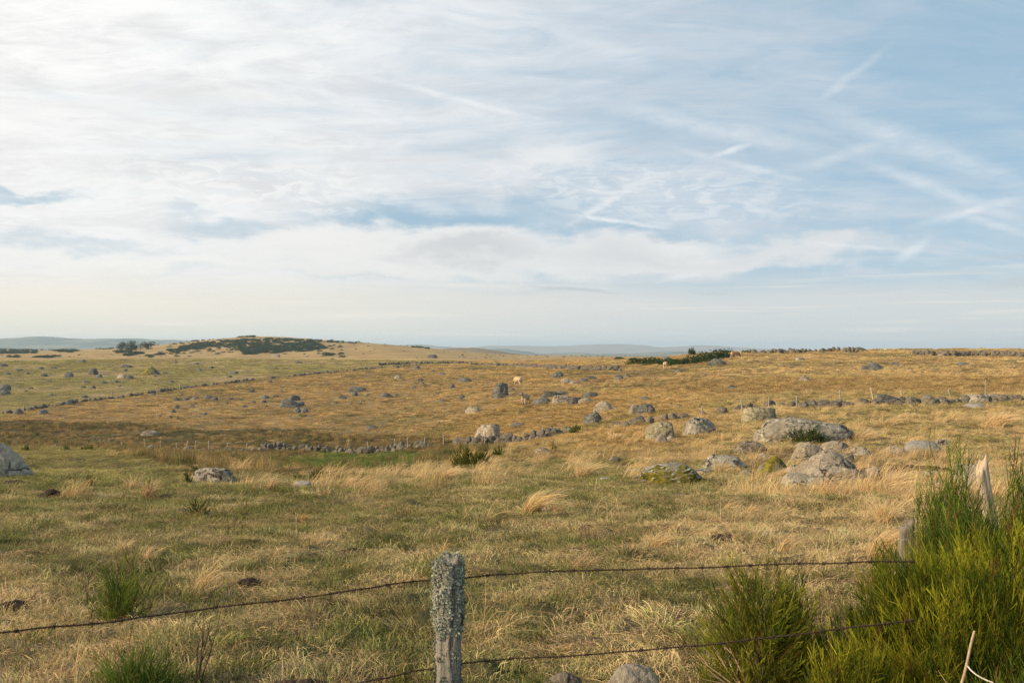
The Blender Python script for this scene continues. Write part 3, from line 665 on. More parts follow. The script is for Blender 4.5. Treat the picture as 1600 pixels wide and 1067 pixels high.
# ---------------------------------------------------------------- stone
def rock_mat(name, base, light, dark, patch=0.5, spot=1.0, moss=0.0, yellow=0.0, scale=1.0, mossdir=None):
    m, g, out = mat(name)
    tc = g.n('ShaderNodeTexCoord').outputs['Object']
    rnd = g.n('ShaderNodeObjectInfo').outputs['Random']
    off = g.comb(g.m('MULTIPLY', rnd, 37.0), g.m('MULTIPLY', rnd, 91.0), g.m('MULTIPLY', rnd, 13.0))
    P = g.vm('ADD', tc, off)
    n1 = g.noise(P, 1.6 * scale, 6, 0.62); n2 = g.noise(P, 6.5 * scale, 7, 0.72, 0.5); n3 = g.noise(P, 38.0 * scale, 4, 0.7); n4 = g.noise(g.vm('ADD', P, (7, 3, 5)), 4.0 * scale, 7, 0.7, 0.6)
    geo = g.n('ShaderNodeNewGeometry'); nz = g.n('ShaderNodeSeparateXYZ'); g.nt.links.new(geo.outputs['Normal'], nz.inputs[0])
    top = g.ramp(nz.outputs[2], -0.1, 0.75)
    col = g.mix(g.ramp(n1, 0.3, 0.7), base, light)
    col = g.mix(1.0, col, g.mix(rnd, (0.78, 0.76, 0.74), (1.25, 1.22, 1.15)), 'MULTIPLY')
    col = g.mix(g.ramp(n3, 0.42, 0.70, 0, 0.5), col, (base[0] * 0.55, base[1] * 0.53, base[2] * 0.5))
    col = g.mix(g.m('MULTIPLY', g.ramp(n4, 0.53, 0.60), 0.75 * spot), col, (light[0] * 1.25, light[1] * 1.25, light[2] * 1.18))         # pale crust lichens
    dk = g.m('MULTIPLY', g.ramp(g.m('ADD', n2, g.m('MULTIPLY', g.m('SUBTRACT', n1, 0.5), 0.7)), 0.60 - 0.10 * patch, 0.66 - 0.06 * patch), g.m('ADD', 0.25, g.m('MULTIPLY', top, 0.75)))
    col = g.mix(g.m('MULTIPLY', dk, 0.9 * spot), col, dark)                                                                             # black lichen, mostly on top
    if yellow: col = g.mix(g.m('MULTIPLY', g.ramp(g.noise(g.vm('ADD', P, (2, 9, 4)), 2.6 * scale, 6, 0.7, 0.3), 0.54, 0.64), yellow), col, (0.36, 0.33, 0.12))
    if moss:
        w = g.noise(g.vm('ADD', P, (5, 5, 1)), 2.2 * scale, 5, 0.65)
        if mossdir is not None: w = g.m('ADD', w, g.m('MULTIPLY', g.vm('DOT_PRODUCT', geo.outputs['Normal'], mossdir), 0.42))
        else: w = g.m('ADD', w, g.m('MULTIPLY', g.m('SUBTRACT', top, 0.5), 0.2))
        mc = g.mix(g.ramp(n2, 0.35, 0.65), (0.075, 0.075, 0.016), (0.30, 0.245, 0.030))
        col = g.mix(g.ramp(w, 0.66 - 0.2 * moss, 0.72 - 0.2 * moss), col, mc)
    vo = g.n('ShaderNodeTexVoronoi', feature='DISTANCE_TO_EDGE'); g.put(vo.inputs['Vector'], g.vm('ADD', g.mapping(P, scale=(0.9, 0.9, 1.7)), g.vm('SCALE', g.noise(P, 2.5 * scale, 4, 0.6, 0.0, True))))
    vo.inputs['Scale'].default_value = 1.1 * scale
    vo.inputs['Vector'].links[0].from_node.inputs[1].links[0].from_node.inputs['Scale'].default_value = 0.55
    ck = g.m('MULTIPLY', g.ramp(vo.outputs['Distance'], 0.0, 0.034, 1.0, 0.0), g.ramp(n1, 0.42, 0.60, 0.0, min(1.0, spot * patch * 2.2)))
    col = g.mix(g.m('MULTIPLY', ck, 0.8), col, (dark[0] * 0.8, dark[1] * 0.8, dark[2] * 0.8))
    stain = g.noise(g.mapping(P, scale=(1, 1, 0.45)), 1.1 * scale, 5, 0.6)
    col = g.mix(g.ramp(stain, 0.48, 0.72, 0, 0.55), col, (base[0] * 0.42, base[1] * 0.38, base[2] * 0.33))
    principled(g, out, col, 0.92, g.m('SUBTRACT', g.m('ADD', g.m('MULTIPLY', n2, 0.9), g.m('MULTIPLY', n3, 0.5)), g.m('MULTIPLY', ck, 1.2)), 0.15, 0.06 / scale)
    return m
M_ROCK = {
    'near': rock_mat("lichened granite", (0.27, 0.23, 0.182), (0.40, 0.355, 0.29), (0.026, 0.022, 0.019), 0.75, 1.0, 0, 0.25),
    'spot': rock_mat("black spotted granite", (0.285, 0.255, 0.205), (0.44, 0.41, 0.35), (0.018, 0.016, 0.014), 1.15, 1.0, 0, 0.2),
    'yell': rock_mat("yellow lichened granite", (0.25, 0.225, 0.155), (0.37, 0.335, 0.24), (0.030, 0.024, 0.020), 1.0, 1.0, 0, 0.75),
    'far': rock_mat("grey granite", (0.115, 0.116, 0.112), (0.19, 0.188, 0.178), (0.040, 0.040, 0.037), 0.6, 0.8, 0, 0.12, 0.6),
    'pale': rock_mat("pale smooth granite", (0.27, 0.24, 0.20), (0.34, 0.31, 0.26), (0.10, 0.09, 0.08), 0.1, 0.35, 0, 0),
    'white': rock_mat("whitish granite", (0.33, 0.32, 0.30), (0.43, 0.42, 0.39), (0.12, 0.11, 0.10), 0.2, 0.4, 0, 0),
    'moss': rock_mat("mossy granite", (0.30, 0.285, 0.25), (0.46, 0.44, 0.40), (0.025, 0.023, 0.020), 0.95, 1.0, 0.62, 0, 1.0, (0.25, -0.85, -0.45)),
    'mossleft': rock_mat("granite mossy on one flank", (0.13, 0.128, 0.12), (0.19, 0.185, 0.17), (0.05, 0.048, 0.043), 0.4, 0.7, 0.9, 0, 0.5, (-0.95, -0.1, 0.35)),
    'mosstop': rock_mat("granite with mossy top", (0.17, 0.155, 0.13), (0.27, 0.245, 0.205), (0.03, 0.027, 0.024), 0.6, 0.9, 0.75, 0.3, 1.0),
    'old': rock_mat("orange spotted granite", (0.29, 0.255, 0.205), (0.40, 0.365, 0.31), (0.07, 0.06, 0.055), 0.4, 1.0, 0, 0.6),
}
_ico = {}
def ico(n):
    if n not in _ico:
        bm = bmesh.new(); bmesh.ops.create_icosphere(bm, subdivisions=n, radius=1.0)
        V = np.array([v.co[:] for v in bm.verts]); Fc = np.array([[v.index for v in f.verts] for f in bm.faces]); bm.free()
        _ico[n] = (V, Fc)
    return _ico[n]
def rock_mesh(name, w, dp, h, m, sub=4, shape='dome', seed=0, rough=1.0, crack=0, taper=0.0, tilt=0.0):
    """a weathered block: a sphere cut by planes, rounded, roughened; base at z = 0, sunk part below"""
    rg = np.random.default_rng(seed + 100); V, Fc = ico(sub)
    D = V.copy()
    npl = {'dome': 10, 'block': 9, 'slab': 9, 'peak': 8, 'round': 12}[shape]
    N = rg.normal(size=(npl, 3)); N[:, 2] = np.abs(N[:, 2]) * 0.7 - 0.12
    if shape == 'block': N = np.vstack([[(0, 0.15, 1), (-1, -.3, .12), (1, -.2, .1), (.1, -1, .12), (0, 1, 0)], N[:4]])
    if shape == 'slab': N = np.vstack([[(0.05, -0.1, 1)], N[:6]])
    if shape == 'peak': N = np.vstack([[(-0.75, -0.25, 0.62), (0.8, -0.2, 0.52), (0.1, -0.8, 0.6), (0, 0.8, 0.6)], N[:3]])
    N = N / np.linalg.norm(N, axis=1)[:, None]
    off = rg.uniform(0.62, 0.95, len(N))
    if shape in ('dome', 'round'): off = rg.uniform(0.80, 1.0, len(N))
    if shape == 'peak': off[:4] = rg.uniform(0.55, 0.66, 4)
    dots = D @ N.T; rr = np.where(dots > 0.05, off[None] / np.maximum(dots, 0.05), 9.0)
    p = 9.0 if shape in ('dome', 'round') else 16.0
    R = (np.sum(rr ** -p, axis=1) + 1.0) ** (-1 / p)            # soft minimum rounds the edges
    s0 = seed * 1.7
    R = R * (1 + rough * (0.085 * fbm(D[:, 0] * 1.3 + s0, D[:, 1] * 1.3, D[:, 2] * 1.3, 3) + (0.035 * fbm(D[:, 0] * 5 + s0, D[:, 1] * 5, D[:, 2] * 5, 3, 0.6) if sub > 3 else 0)))
    if sub > 3: R = R * (1 - rough * 0.05 * np.clip(1 - np.abs(fbm(D[:, 0] * 1.9 + s0, D[:, 1] * 1.9 + 4, D[:, 2] * 2.6, 2)) * 5, 0, 1))      # creases and ledges
    P = D * R[:, None]
    lo, hi = P.min(0), P.max(0)
    P[:, 0] = (P[:, 0] - (lo[0] + hi[0]) / 2) / (hi[0] - lo[0]) * w
    P[:, 1] = (P[:, 1] - (lo[1] + hi[1]) / 2) / (hi[1] - lo[1]) * dp
    zt = P[:, 2] / hi[2]                                           # 1 at the top, about -1 below
    P[:, 2] = np.where(zt > 0, zt * h * 0.92 + 0.08 * h, 0.08 * h + zt * h * 0.7)
    if taper: P[:, 2] *= np.where(P[:, 2] > 0, 1 - taper * np.clip(P[:, 0] / w + 0.5, 0, 1)**1.3, 1)
    if tilt: P[:, 2] += tilt * P[:, 0]
    if crack:
        k = np.abs(P[:, 0] - 0.08 * w + 0.05 * w * np.sin(P[:, 2] / h * 5)) / (0.035 * w)
        P[:, 1] += np.exp(-k**2) * dp * 0.12 * (P[:, 1] < 0)
    return mesh_np(name, P, Fc, m, True)
_rs = [0]
PLACED = []
def rock(px, base, wpx, hpx, label, kind='far', shape='dome', sub=None, depth=0.75, rz=None, group=None, name='boulder', cat='boulder', at_px=None, crack=0, rough=1.0, taper=0.0, tilt=0.0):
    _rs[0] += 1; s = _rs[0]
    X, Y, Z = at(*(at_px or (px, base)))
    if kind == 'far' and shape == 'peak': shape, taper = 'block', taper or random.choice((0.35, 0.5))
    dp = min(wpx * Y / F * depth, 6.0)
    Y2 = Y + dp * 0.42; X2 = (px - CX) / F * Y2; w = wpx * Y2 / F; h0 = hpx * Y2 / F
    zb = 0.5 * (min(float(H(X2, Y2)), Z + 0.5 * h0) + Z) - 0.06 * h0
    h = max(EYE + (HY - (base - hpx)) / F * Y2 - zb, 0.55 * h0)         # so that its top stands where the photograph shows it
    if sub is None: sub = 5 if wpx > 40 else 4 if wpx > 14 else 3
    if kind == 'far': rough *= 1.5
    g_ = 1.16 if Y < 50 else 1.07
    me = rock_mesh(name, w * g_, dp, h * (1.06 if Y < 50 else 1.0), M_ROCK[kind], sub, shape, s, rough, crack, taper, tilt)
    o = obj(name, me, None, (X2, Y2, zb))
    o.rotation_euler = (0, 0, random.uniform(-0.35, 0.35) if rz is None and wpx < 60 else (rz or 0))
    PLACED.append((X2, Y2, w, dp))
    return tag(o, label, cat, group)

# the big ones, nearest first
rock(990, 1092, 78, 52, "lumpy orange-spotted fieldstone at the bottom edge, right of the lichened post", 'old', 'round', 5, 0.8)
rock(882, 1094, 66, 43, "low rounded fieldstone cut by the bottom edge beside the lichened post", 'old', 'dome', 5, 0.8)
rock(1305, 1082, 26, 20, "tiny pale stone at the bottom edge under the big broom bush", 'pale', 'round', 4)
rock(-14, 752, 112, 70, "large pale boulder cut by the left edge of the photo", 'old', 'dome', 5, 0.8, taper=0.35, rough=1.2)
rock(332, 757, 66, 25, "black-spotted white boulder alone on the near left pasture", 'spot', 'dome', 5, 0.7)
rock(473, 761, 28, 9, "small flat whitish stone in the grass before the green hollow", 'white', 'slab', 4, 0.8)
rock(1045, 757, 96, 34, "low boulder with olive moss over its front face", 'moss', 'dome', 6, 0.7)
rock(1300, 756, 120, 51, "big tent-shaped granite boulder in the middle of the right-hand outcrop", 'near', 'peak', 6, 0.8)
rock(1263, 766, 82, 26, "flat pale slab lying in front of the tent-shaped boulder", 'spot', 'slab', 5, 0.7)
rock(1264, 722, 46, 31, "rounded grey block sitting on the left shoulder of the tent-shaped boulder", 'near', 'block', 5, 0.9)
rock(1300, 708, 40, 19, "brownish rock behind the top of the tent-shaped boulder", 'near', 'block', 5)
rock(1318, 709, 22, 17, "small knob of rock behind the right shoulder of the tent-shaped boulder", 'near', 'round', 4)
rock(1208, 745, 54, 31, "slanting rock with brown moss along its top, left of the tent-shaped boulder", 'mosstop', 'peak', 5)
rock(1166, 743, 20, 9, "small dark stone between the mossy slanting rock and the tufted boulder", 'near', 'dome', 4)
rock(1131, 737, 64, 26, "lichened boulder with straw grass standing before it", 'spot', 'dome', 5)
rock(1170, 709, 52, 18, "low broken ledge of rock above the tufted boulder", 'near', 'slab', 5)
rock(1345, 714, 30, 16, "small half-buried rock to the right of the outcrop, below the huge boulder", 'near', 'dome', 4)
rock(1396, 714, 36, 17, "low rounded stone in the grass right of the outcrop", 'near', 'dome', 4)
rock(1446, 706, 60, 17, "long flat pale slab in the straw grass on the right", 'white', 'slab', 5, 0.6)
rock(1477, 700, 36, 13, "grey end piece beside the long flat pale slab", 'near', 'slab', 4)
rock(1516, 772, 56, 46, "tall lichened boulder half hidden behind the big broom bush", 'near', 'block', 5)
rock(1364, 750, 22, 20, "brown upright stone under the earthy bank beside the outcrop", 'near', 'block', 4)
rock(1391, 748, 18, 12, "small stone under the earthy bank, just behind the wind-blown tufts", 'near', 'dome', 4)
rock(1452, 750, 18, 16, "dark stone under the earthy bank, left of the broom bush tip", 'near', 'round', 4)
rock(1466, 770, 14, 20, "narrow sunlit stone at the left side of the broom bush tip", 'pale', 'block', 4)
rock(1257, 693, 140, 49, "huge whale-backed boulder, the largest on the right slope", 'spot', 'dome', 6, 0.65, taper=0.55, tilt=0.10)
rock(1186, 660, 57, 25, "oblong yellow-lichened boulder just left of the huge whale-backed one", 'yell', 'block', 5, 0.8)
rock(1093, 679, 51, 28, "round-topped boulder with black lichen between the oblong and the split boulders", 'spot', 'dome', 5)
rock(1032, 688, 47, 31, "yellow and black lichened boulder with a sheer bluish right end", 'yell', 'block', 5, 0.9)
rock(1034, 693, 22, 15, "small pale pointed stone leaning at the foot of the yellow-lichened boulder", 'pale', 'peak', 4)
rock(1047, 690, 18, 9, "low stone at the right foot of the yellow-lichened boulder", 'near', 'dome', 4)
rock(848, 712, 26, 13, "small speckled boulder alone in the straw below the valley wall", 'near', 'dome', 4)
rock(961, 723, 21, 10, "brownish low stone on the straw slope below the round boulder", 'near', 'dome', 4)
rock(946, 754, 20, 8, "flat white-crusted stone in the near grass left of the moss-fronted boulder", 'white', 'slab', 4)
rock(991, 738, 18, 6, "thin flat stone in the straw just behind the moss-fronted boulder's left end", 'near', 'slab', 3)
rock(1053, 726, 13, 6, "pale stone tip showing behind the moss-fronted boulder", 'near', 'dome', 3)
rock(1338, 757, 50, 30, "dark sloping flank of rock at the right foot of the tent-shaped boulder", 'near', 'block', 5, taper=0.5)
rock(1240, 746, 34, 20, "rough slab wedged between the mossy slanting rock and the tent-shaped boulder", 'near', 'slab', 4)
rock(1190, 722, 26, 14, "small ochre-stained rock at the upper left of the mossy slanting rock", 'near', 'peak', 4)
rock(1100, 742, 26, 10, "low speckled stone at the left foot of the tufted boulder", 'spot', 'slab', 4)
rock(1318, 726, 36, 18, "pale rock shoulder showing behind the right side of the tent-shaped boulder", 'near', 'block', 4)
# around the valley wall and the cattle
rock(761, 689, 40, 27, "high-shouldered boulder built into the valley wall", 'near', 'block', 5, 0.8)
rock(809, 668, 24, 8, "flat grey boulder on the slope above the valley wall", 'far', 'slab', 4)
rock(926, 663, 30, 20, "round grey boulder below the cattle's rock line", 'far', 'round', 5, 0.9)
rock(941, 644, 31, 18, "angular boulder with a bright left face above the round grey one", 'near', 'block', 5)
rock(962, 641, 13, 7, "small stone touching the right of the angular bright-faced boulder", 'far', 'dome', 3)
rock(992, 648, 20, 17, "pale split end of the cracked boulder", 'pale', 'block', 4)
rock(1010, 649, 32, 19, "grey rounded half of the cracked boulder", 'far', 'dome', 5)
rock(1007, 627, 18, 8, "grey stone on the slope above the cracked boulder", 'far', 'dome', 3)
rock(984, 633, 12, 6, "little pale stone left above the cracked boulder", 'near', 'dome', 3)
rock(846, 633, 31, 13, "long low rock right beside the cow that faces the camera", 'far', 'dome', 4)
rock(859, 622, 26, 11, "flat-topped dark rock in the line behind the front cow", 'far', 'block', 4)
rock(881, 619, 21, 10, "gabled dark rock at the back of the line behind the front cow", 'far', 'peak', 4)
rock(878, 630, 35, 13, "broad pale rock in the middle of the line behind the front cow", 'near', 'dome', 4)
rock(899, 632, 22, 12, "grey block right of the broad pale rock in the cattle's rock line", 'far', 'block', 4)
rock(915, 630, 22, 9, "low tail stone at the right of the cattle's rock line", 'near', 'dome', 4)
rock(922, 622, 28, 10, "sloping ledge above the right end of the cattle's rock line", 'far', 'slab', 4)
rock(782, 622, 26, 25, "standing hump-backed boulder left of the two pale cows", 'far', 'block', 5, 0.8)
rock(800, 611, 10, 5, "small stone at the right heel of the standing hump-backed boulder", 'far', 'dome', 3)
rock(779, 623, 8, 4, "pebble-like grey stone at the foot of the standing hump-backed boulder", 'far', 'dome', 3)
rock(740, 645, 26, 10, "speckled low rock on the golden slope left of the front cow", 'near', 'slab', 4)
rock(721, 625, 12, 8, "small dark-topped rock left of the standing hump-backed boulder", 'far', 'block', 3)
rock(727, 597, 22, 9, "crouched grey rock high on the golden slope left of the rear cow", 'far', 'peak', 4)
rock(707, 606, 12, 6, "low stone just below the crouched grey rock", 'far', 'dome', 3)
rock(763, 603, 12, 4, "brown flat stone between the crouched rock and the standing boulder", 'far', 'slab', 3)
rock(870, 591, 22, 10, "dark oblong boulder to the right of the rear pale cow", 'far', 'block', 4)
rock(884, 599, 16, 8, "pale knob on the ledge below the dark oblong boulder", 'near', 'dome', 3)
rock(898, 600, 18, 5, "middle piece of the ledge below the dark oblong boulder", 'near', 'slab', 3)
rock(913, 597, 18, 6, "grey piece at the right of the ledge below the dark oblong boulder", 'far', 'slab', 3)
rock(924, 593, 16, 6, "highest stone at the right end of the ledge", 'far', 'dome', 3)
rock(967, 594, 16, 9, "round grey boulder alone on the upper slope, right of the ledge", 'far', 'round', 4)
rock(981, 590, 11, 6, "small stone touching the right of the lone upper boulder", 'far', 'dome', 3)
rock(1042, 563, 17, 8, "gabled boulder standing in the dark green thicket", 'far', 'peak', 4)
rock(1121, 571, 29, 11, "long grey whaleback beside the dark thicket and the skyline cow", 'far', 'dome', 4)
rock(1060, 582, 11, 5, "small grey stone right of the walking cow", 'far', 'dome', 3)
rock(1146, 608, 20, 6, "rush-grown low rock in the brown band", 'far', 'dome', 3)
rock(1256, 597, 20, 12, "pale boulder with a grey cap in front of the brown rush band", 'near', 'peak', 4)
rock(1250, 564, 16, 6, "flat rock below the skyline wall", 'near', 'slab', 3)
rock(1224, 574, 8, 4, "tiny grey rock below the skyline wall", 'far', 'dome', 3)
rock(1364, 579, 39, 12, "long smooth grey boulder on the upper right slope", 'far', 'dome', 5, 0.6)
rock(1399, 571, 20, 5, "flat sliver of rock right above the long smooth boulder", 'far', 'slab', 3)
rock(1503, 572, 20, 6, "flat dark rock on the far right slope", 'far', 'slab', 3)
rock(1345, 549, 26, 8, "pile-like rock on the skyline at the end of the wall", 'far', 'peak', 4)
rock(1472, 556, 14, 8, "round knob standing out of the far right wall", 'near', 'round', 3)
rock(1408, 547, 10, 3, "thin slab breaking the skyline on the right", 'far', 'slab', 3)
rock(1388, 630, 36, 16, "greenish humped boulder in the right rubble wall beside the white leaning post", 'far', 'peak', 5)
rock(1410, 629, 13, 10, "round stone at the right foot of the greenish humped boulder", 'far', 'round', 4)
rock(1523, 631, 48, 15, "long flat-topped block in the right rubble wall", 'spot', 'block', 5, 0.7)
rock(1527, 638, 40, 8, "flat pale slab lying before the right rubble wall", 'white', 'slab', 4)
rock(1548, 625, 13, 9, "white-capped stone perched at the right end of the long block", 'white', 'block', 4)
# left slope
rock(452, 637, 36, 15, "large dark grey ledge on the left golden slope", 'far', 'peak', 5)
rock(460, 626, 18, 9, "upper step of the large dark grey ledge", 'far', 'block', 4)
rock(470, 634, 11, 7, "stone at the right end of the large dark grey ledge", 'far', 'block', 3)
rock(464, 645, 12, 9, "left one of the twin rounded stones under the grey ledge", 'far', 'round', 4)
rock(476, 645, 13, 9, "right one of the twin rounded stones under the grey ledge", 'far', 'round', 4)
rock(468, 652, 24, 6, "low stone grown with yellow moss under the twin rounded stones", 'mosstop', 'dome', 4)
rock(560, 612, 28, 8, "broad dark slab on the mid golden slope", 'far', 'slab', 4)
rock(553, 619, 11, 7, "block tucked under the left of the broad dark slab", 'far', 'block', 3)
rock(535, 624, 14, 7, "grey stone left of the broad dark slab", 'far', 'dome', 3)
rock(575, 619, 8, 4, "small stone right below the broad dark slab", 'far', 'dome', 3)
rock(604, 622, 24, 9, "smooth slanting rock on the mid golden slope", 'far', 'slab', 4)
rock(619, 619, 9, 5, "stone at the right tail of the smooth slanting rock", 'far', 'dome', 3)
rock(583, 671, 19, 8, "dark-shadowed rock on the golden slope above the valley wall", 'far', 'peak', 4)
rock(692, 628, 10, 5, "small rock right of the dark pair on the golden slope", 'far', 'dome', 3)
rock(678, 629, 8, 4, "lesser stone left of the small rock on the golden slope", 'far', 'dome', 3)
rock(622, 592, 12, 6, "brownish boulder on the upper golden slope", 'near', 'dome', 3)
rock(651, 577, 14, 6, "grey boulder near the top of the golden slope below the field wall", 'far', 'dome', 3)
rock(620, 576, 11, 5, "grey boulder at the foot of the field wall near its upper end", 'far', 'dome', 3)
rock(656, 596, 12, 5, "flat stone in the upper middle of the golden slope", 'far', 'slab', 3)
rock(660, 601, 8, 5, "round stone under the flat one on the upper golden slope", 'far', 'round', 3)
rock(647, 606, 7, 4, "bluish little stone on the upper golden slope", 'far', 'dome', 3)
rock(675, 559, 17, 5, "dark flat boulder on the moor beyond the field wall", 'far', 'slab', 3)
rock(466, 568, 13, 4, "flat boulder near the far rim of the green field", 'far', 'slab', 3)
rock(414, 623, 13, 6, "left stone of the flat pair beside the large grey ledge", 'far', 'dome', 3)
rock(430, 621, 12, 4, "right stone of the flat pair beside the large grey ledge", 'far', 'slab', 3)
rock(235, 681, 28, 8, "pale flat boulder lying in the rushy hollow", 'near', 'slab', 4)
rock(293, 705, 15, 9, "pale hummock of stone at the left start of the valley wall", 'near', 'dome', 4)
rock(235, 703, 13, 8, "grey stone by the leftmost fence posts in the hollow", 'near', 'dome', 4)
rock(6, 611, 20, 11, "dark boulder at the left edge, upper of a pair", 'far', 'dome', 4)
rock(6, 618, 24, 9, "dark boulder at the left edge, lower of a pair", 'far', 'dome', 4)
rock(67, 648, 17, 9, "grey boulder just below the field wall at lower left", 'far', 'dome', 3)
rock(28, 647, 15, 9, "grey boulder sitting in the field wall near the left edge", 'far', 'dome', 3)
rock(109, 632, 14, 8, "blocky boulder sitting on the field wall", 'far', 'block', 3)
rock(132, 622, 11, 5, "dark stone in the green field just above the field wall", 'far', 'dome', 3)
rock(107, 590, 15, 9, "dark rounded boulder in the left green field", 'far', 'round', 4)
rock(145, 586, 15, 11, "grey angular boulder, tallest of the left green field's middle group", 'far', 'block', 4)
rock(155, 590, 12, 6, "low stone right below the tall grey angular boulder", 'far', 'dome', 3)
rock(235, 587, 36, 15, "pointed boulder with a mossy left flank in the green field", 'mossleft', 'peak', 5, 0.7)
rock(191, 591, 15, 7, "brown-grey boulder left of the mossy pointed one", 'near', 'dome', 3)
rock(203, 593, 14, 6, "flat grey stone between the brown-grey and the mossy pointed boulders", 'far', 'slab', 3)
rock(198, 575, 20, 6, "dark flat boulder behind the mossy pointed one", 'far', 'dome', 3)
rock(128, 566, 15, 4, "flat grey boulder on the far rim of the green field", 'far', 'slab', 3)
rock(4, 573, 17, 5, "flat grey boulder at the left edge near the field's far rim", 'far', 'slab', 3)
rock(364, 584, 17, 4, "long low stone in the green field right of the mossy pointed boulder", 'far', 'slab', 3)
rock(432, 558, 14, 5, "pale slab at the foot of the far hill", 'near', 'slab', 3, at_px=None)
# lesser stones nothing tells apart, by field
def small(pts, label, group, kind='far'):
    for (x, y, w, h) in pts: rock(x, y, w, h, label, kind, random.choice(('dome', 'block', 'slab', 'dome')), 3, group=group, name='stone', cat='stone')
small([(68, 589, 14, 5), (10, 586, 13, 4), (30, 580, 11, 4), (133, 598, 14, 4), (162, 599, 12, 4), (180, 598, 11, 4), (146, 607, 8, 5), (187, 605, 6, 4), (267, 598, 10, 4), (359, 590, 8, 4), (306, 570, 9, 4), (274, 567, 7, 3), (330, 576, 9, 4), (312, 580, 9, 5), (195, 580, 9, 4), (242, 589, 7, 3),
       (64, 577, 9, 4), (85, 576, 9, 3), (42, 585, 8, 4), (130, 606, 8, 3), (30, 605, 7, 3), (48, 608, 8, 3), (80, 618, 8, 3), (258, 584, 8, 3), (40, 612, 6, 3), (76, 597, 12, 3), (430, 577, 7, 3), (350, 601, 8, 3)],
      "small grey stone scattered over the green field above the field wall", "small stones of the green field")
small([(276, 626, 10, 5), (290, 625, 13, 4), (303, 624, 15, 5), (325, 623, 16, 6), (335, 626, 12, 6), (276, 638, 8, 6), (271, 645, 8, 5), (265, 654, 8, 5), (278, 655, 6, 4), (320, 648, 8, 4), (393, 613, 13, 5), (395, 630, 8, 4), (354, 631, 7, 4), (300, 637, 9, 4), (300, 607, 8, 3), (382, 637, 10, 4), (330, 640, 12, 3), (360, 624, 9, 3), (345, 616, 7, 3), (306, 631, 7, 3), (240, 618, 8, 4), (250, 652, 7, 4)],
      "small grey stone on the brown slope under the field wall", "small stones of the brown slope")
small([(440, 612, 8, 3), (440, 606, 7, 3), (513, 603, 8, 3), (524, 631, 7, 3), (415, 637, 7, 4), (412, 629, 9, 4), (686, 611, 6, 3), (683, 619, 9, 4), (641, 618, 10, 3), (663, 607, 7, 4), (676, 581, 8, 3), (690, 586, 14, 4), (696, 573, 7, 3), (566, 628, 8, 3), (561, 632, 9, 3), (422, 598, 8, 4), (548, 632, 7, 3), (685, 662, 7, 4), (700, 621, 6, 3), (735, 607, 7, 3), (858, 653, 6, 3), (944, 617, 8, 3), (1048, 634, 8, 5), (1060, 636, 11, 5), (1076, 618, 9, 3), (1018, 615, 8, 3), (1102, 617, 7, 3), (1060, 640, 8, 4), (815, 700, 8, 4), (800, 720, 14, 4), (914, 676, 18, 4)],
      "small stone lying on the golden slope around the cattle", "small stones of the golden slope")

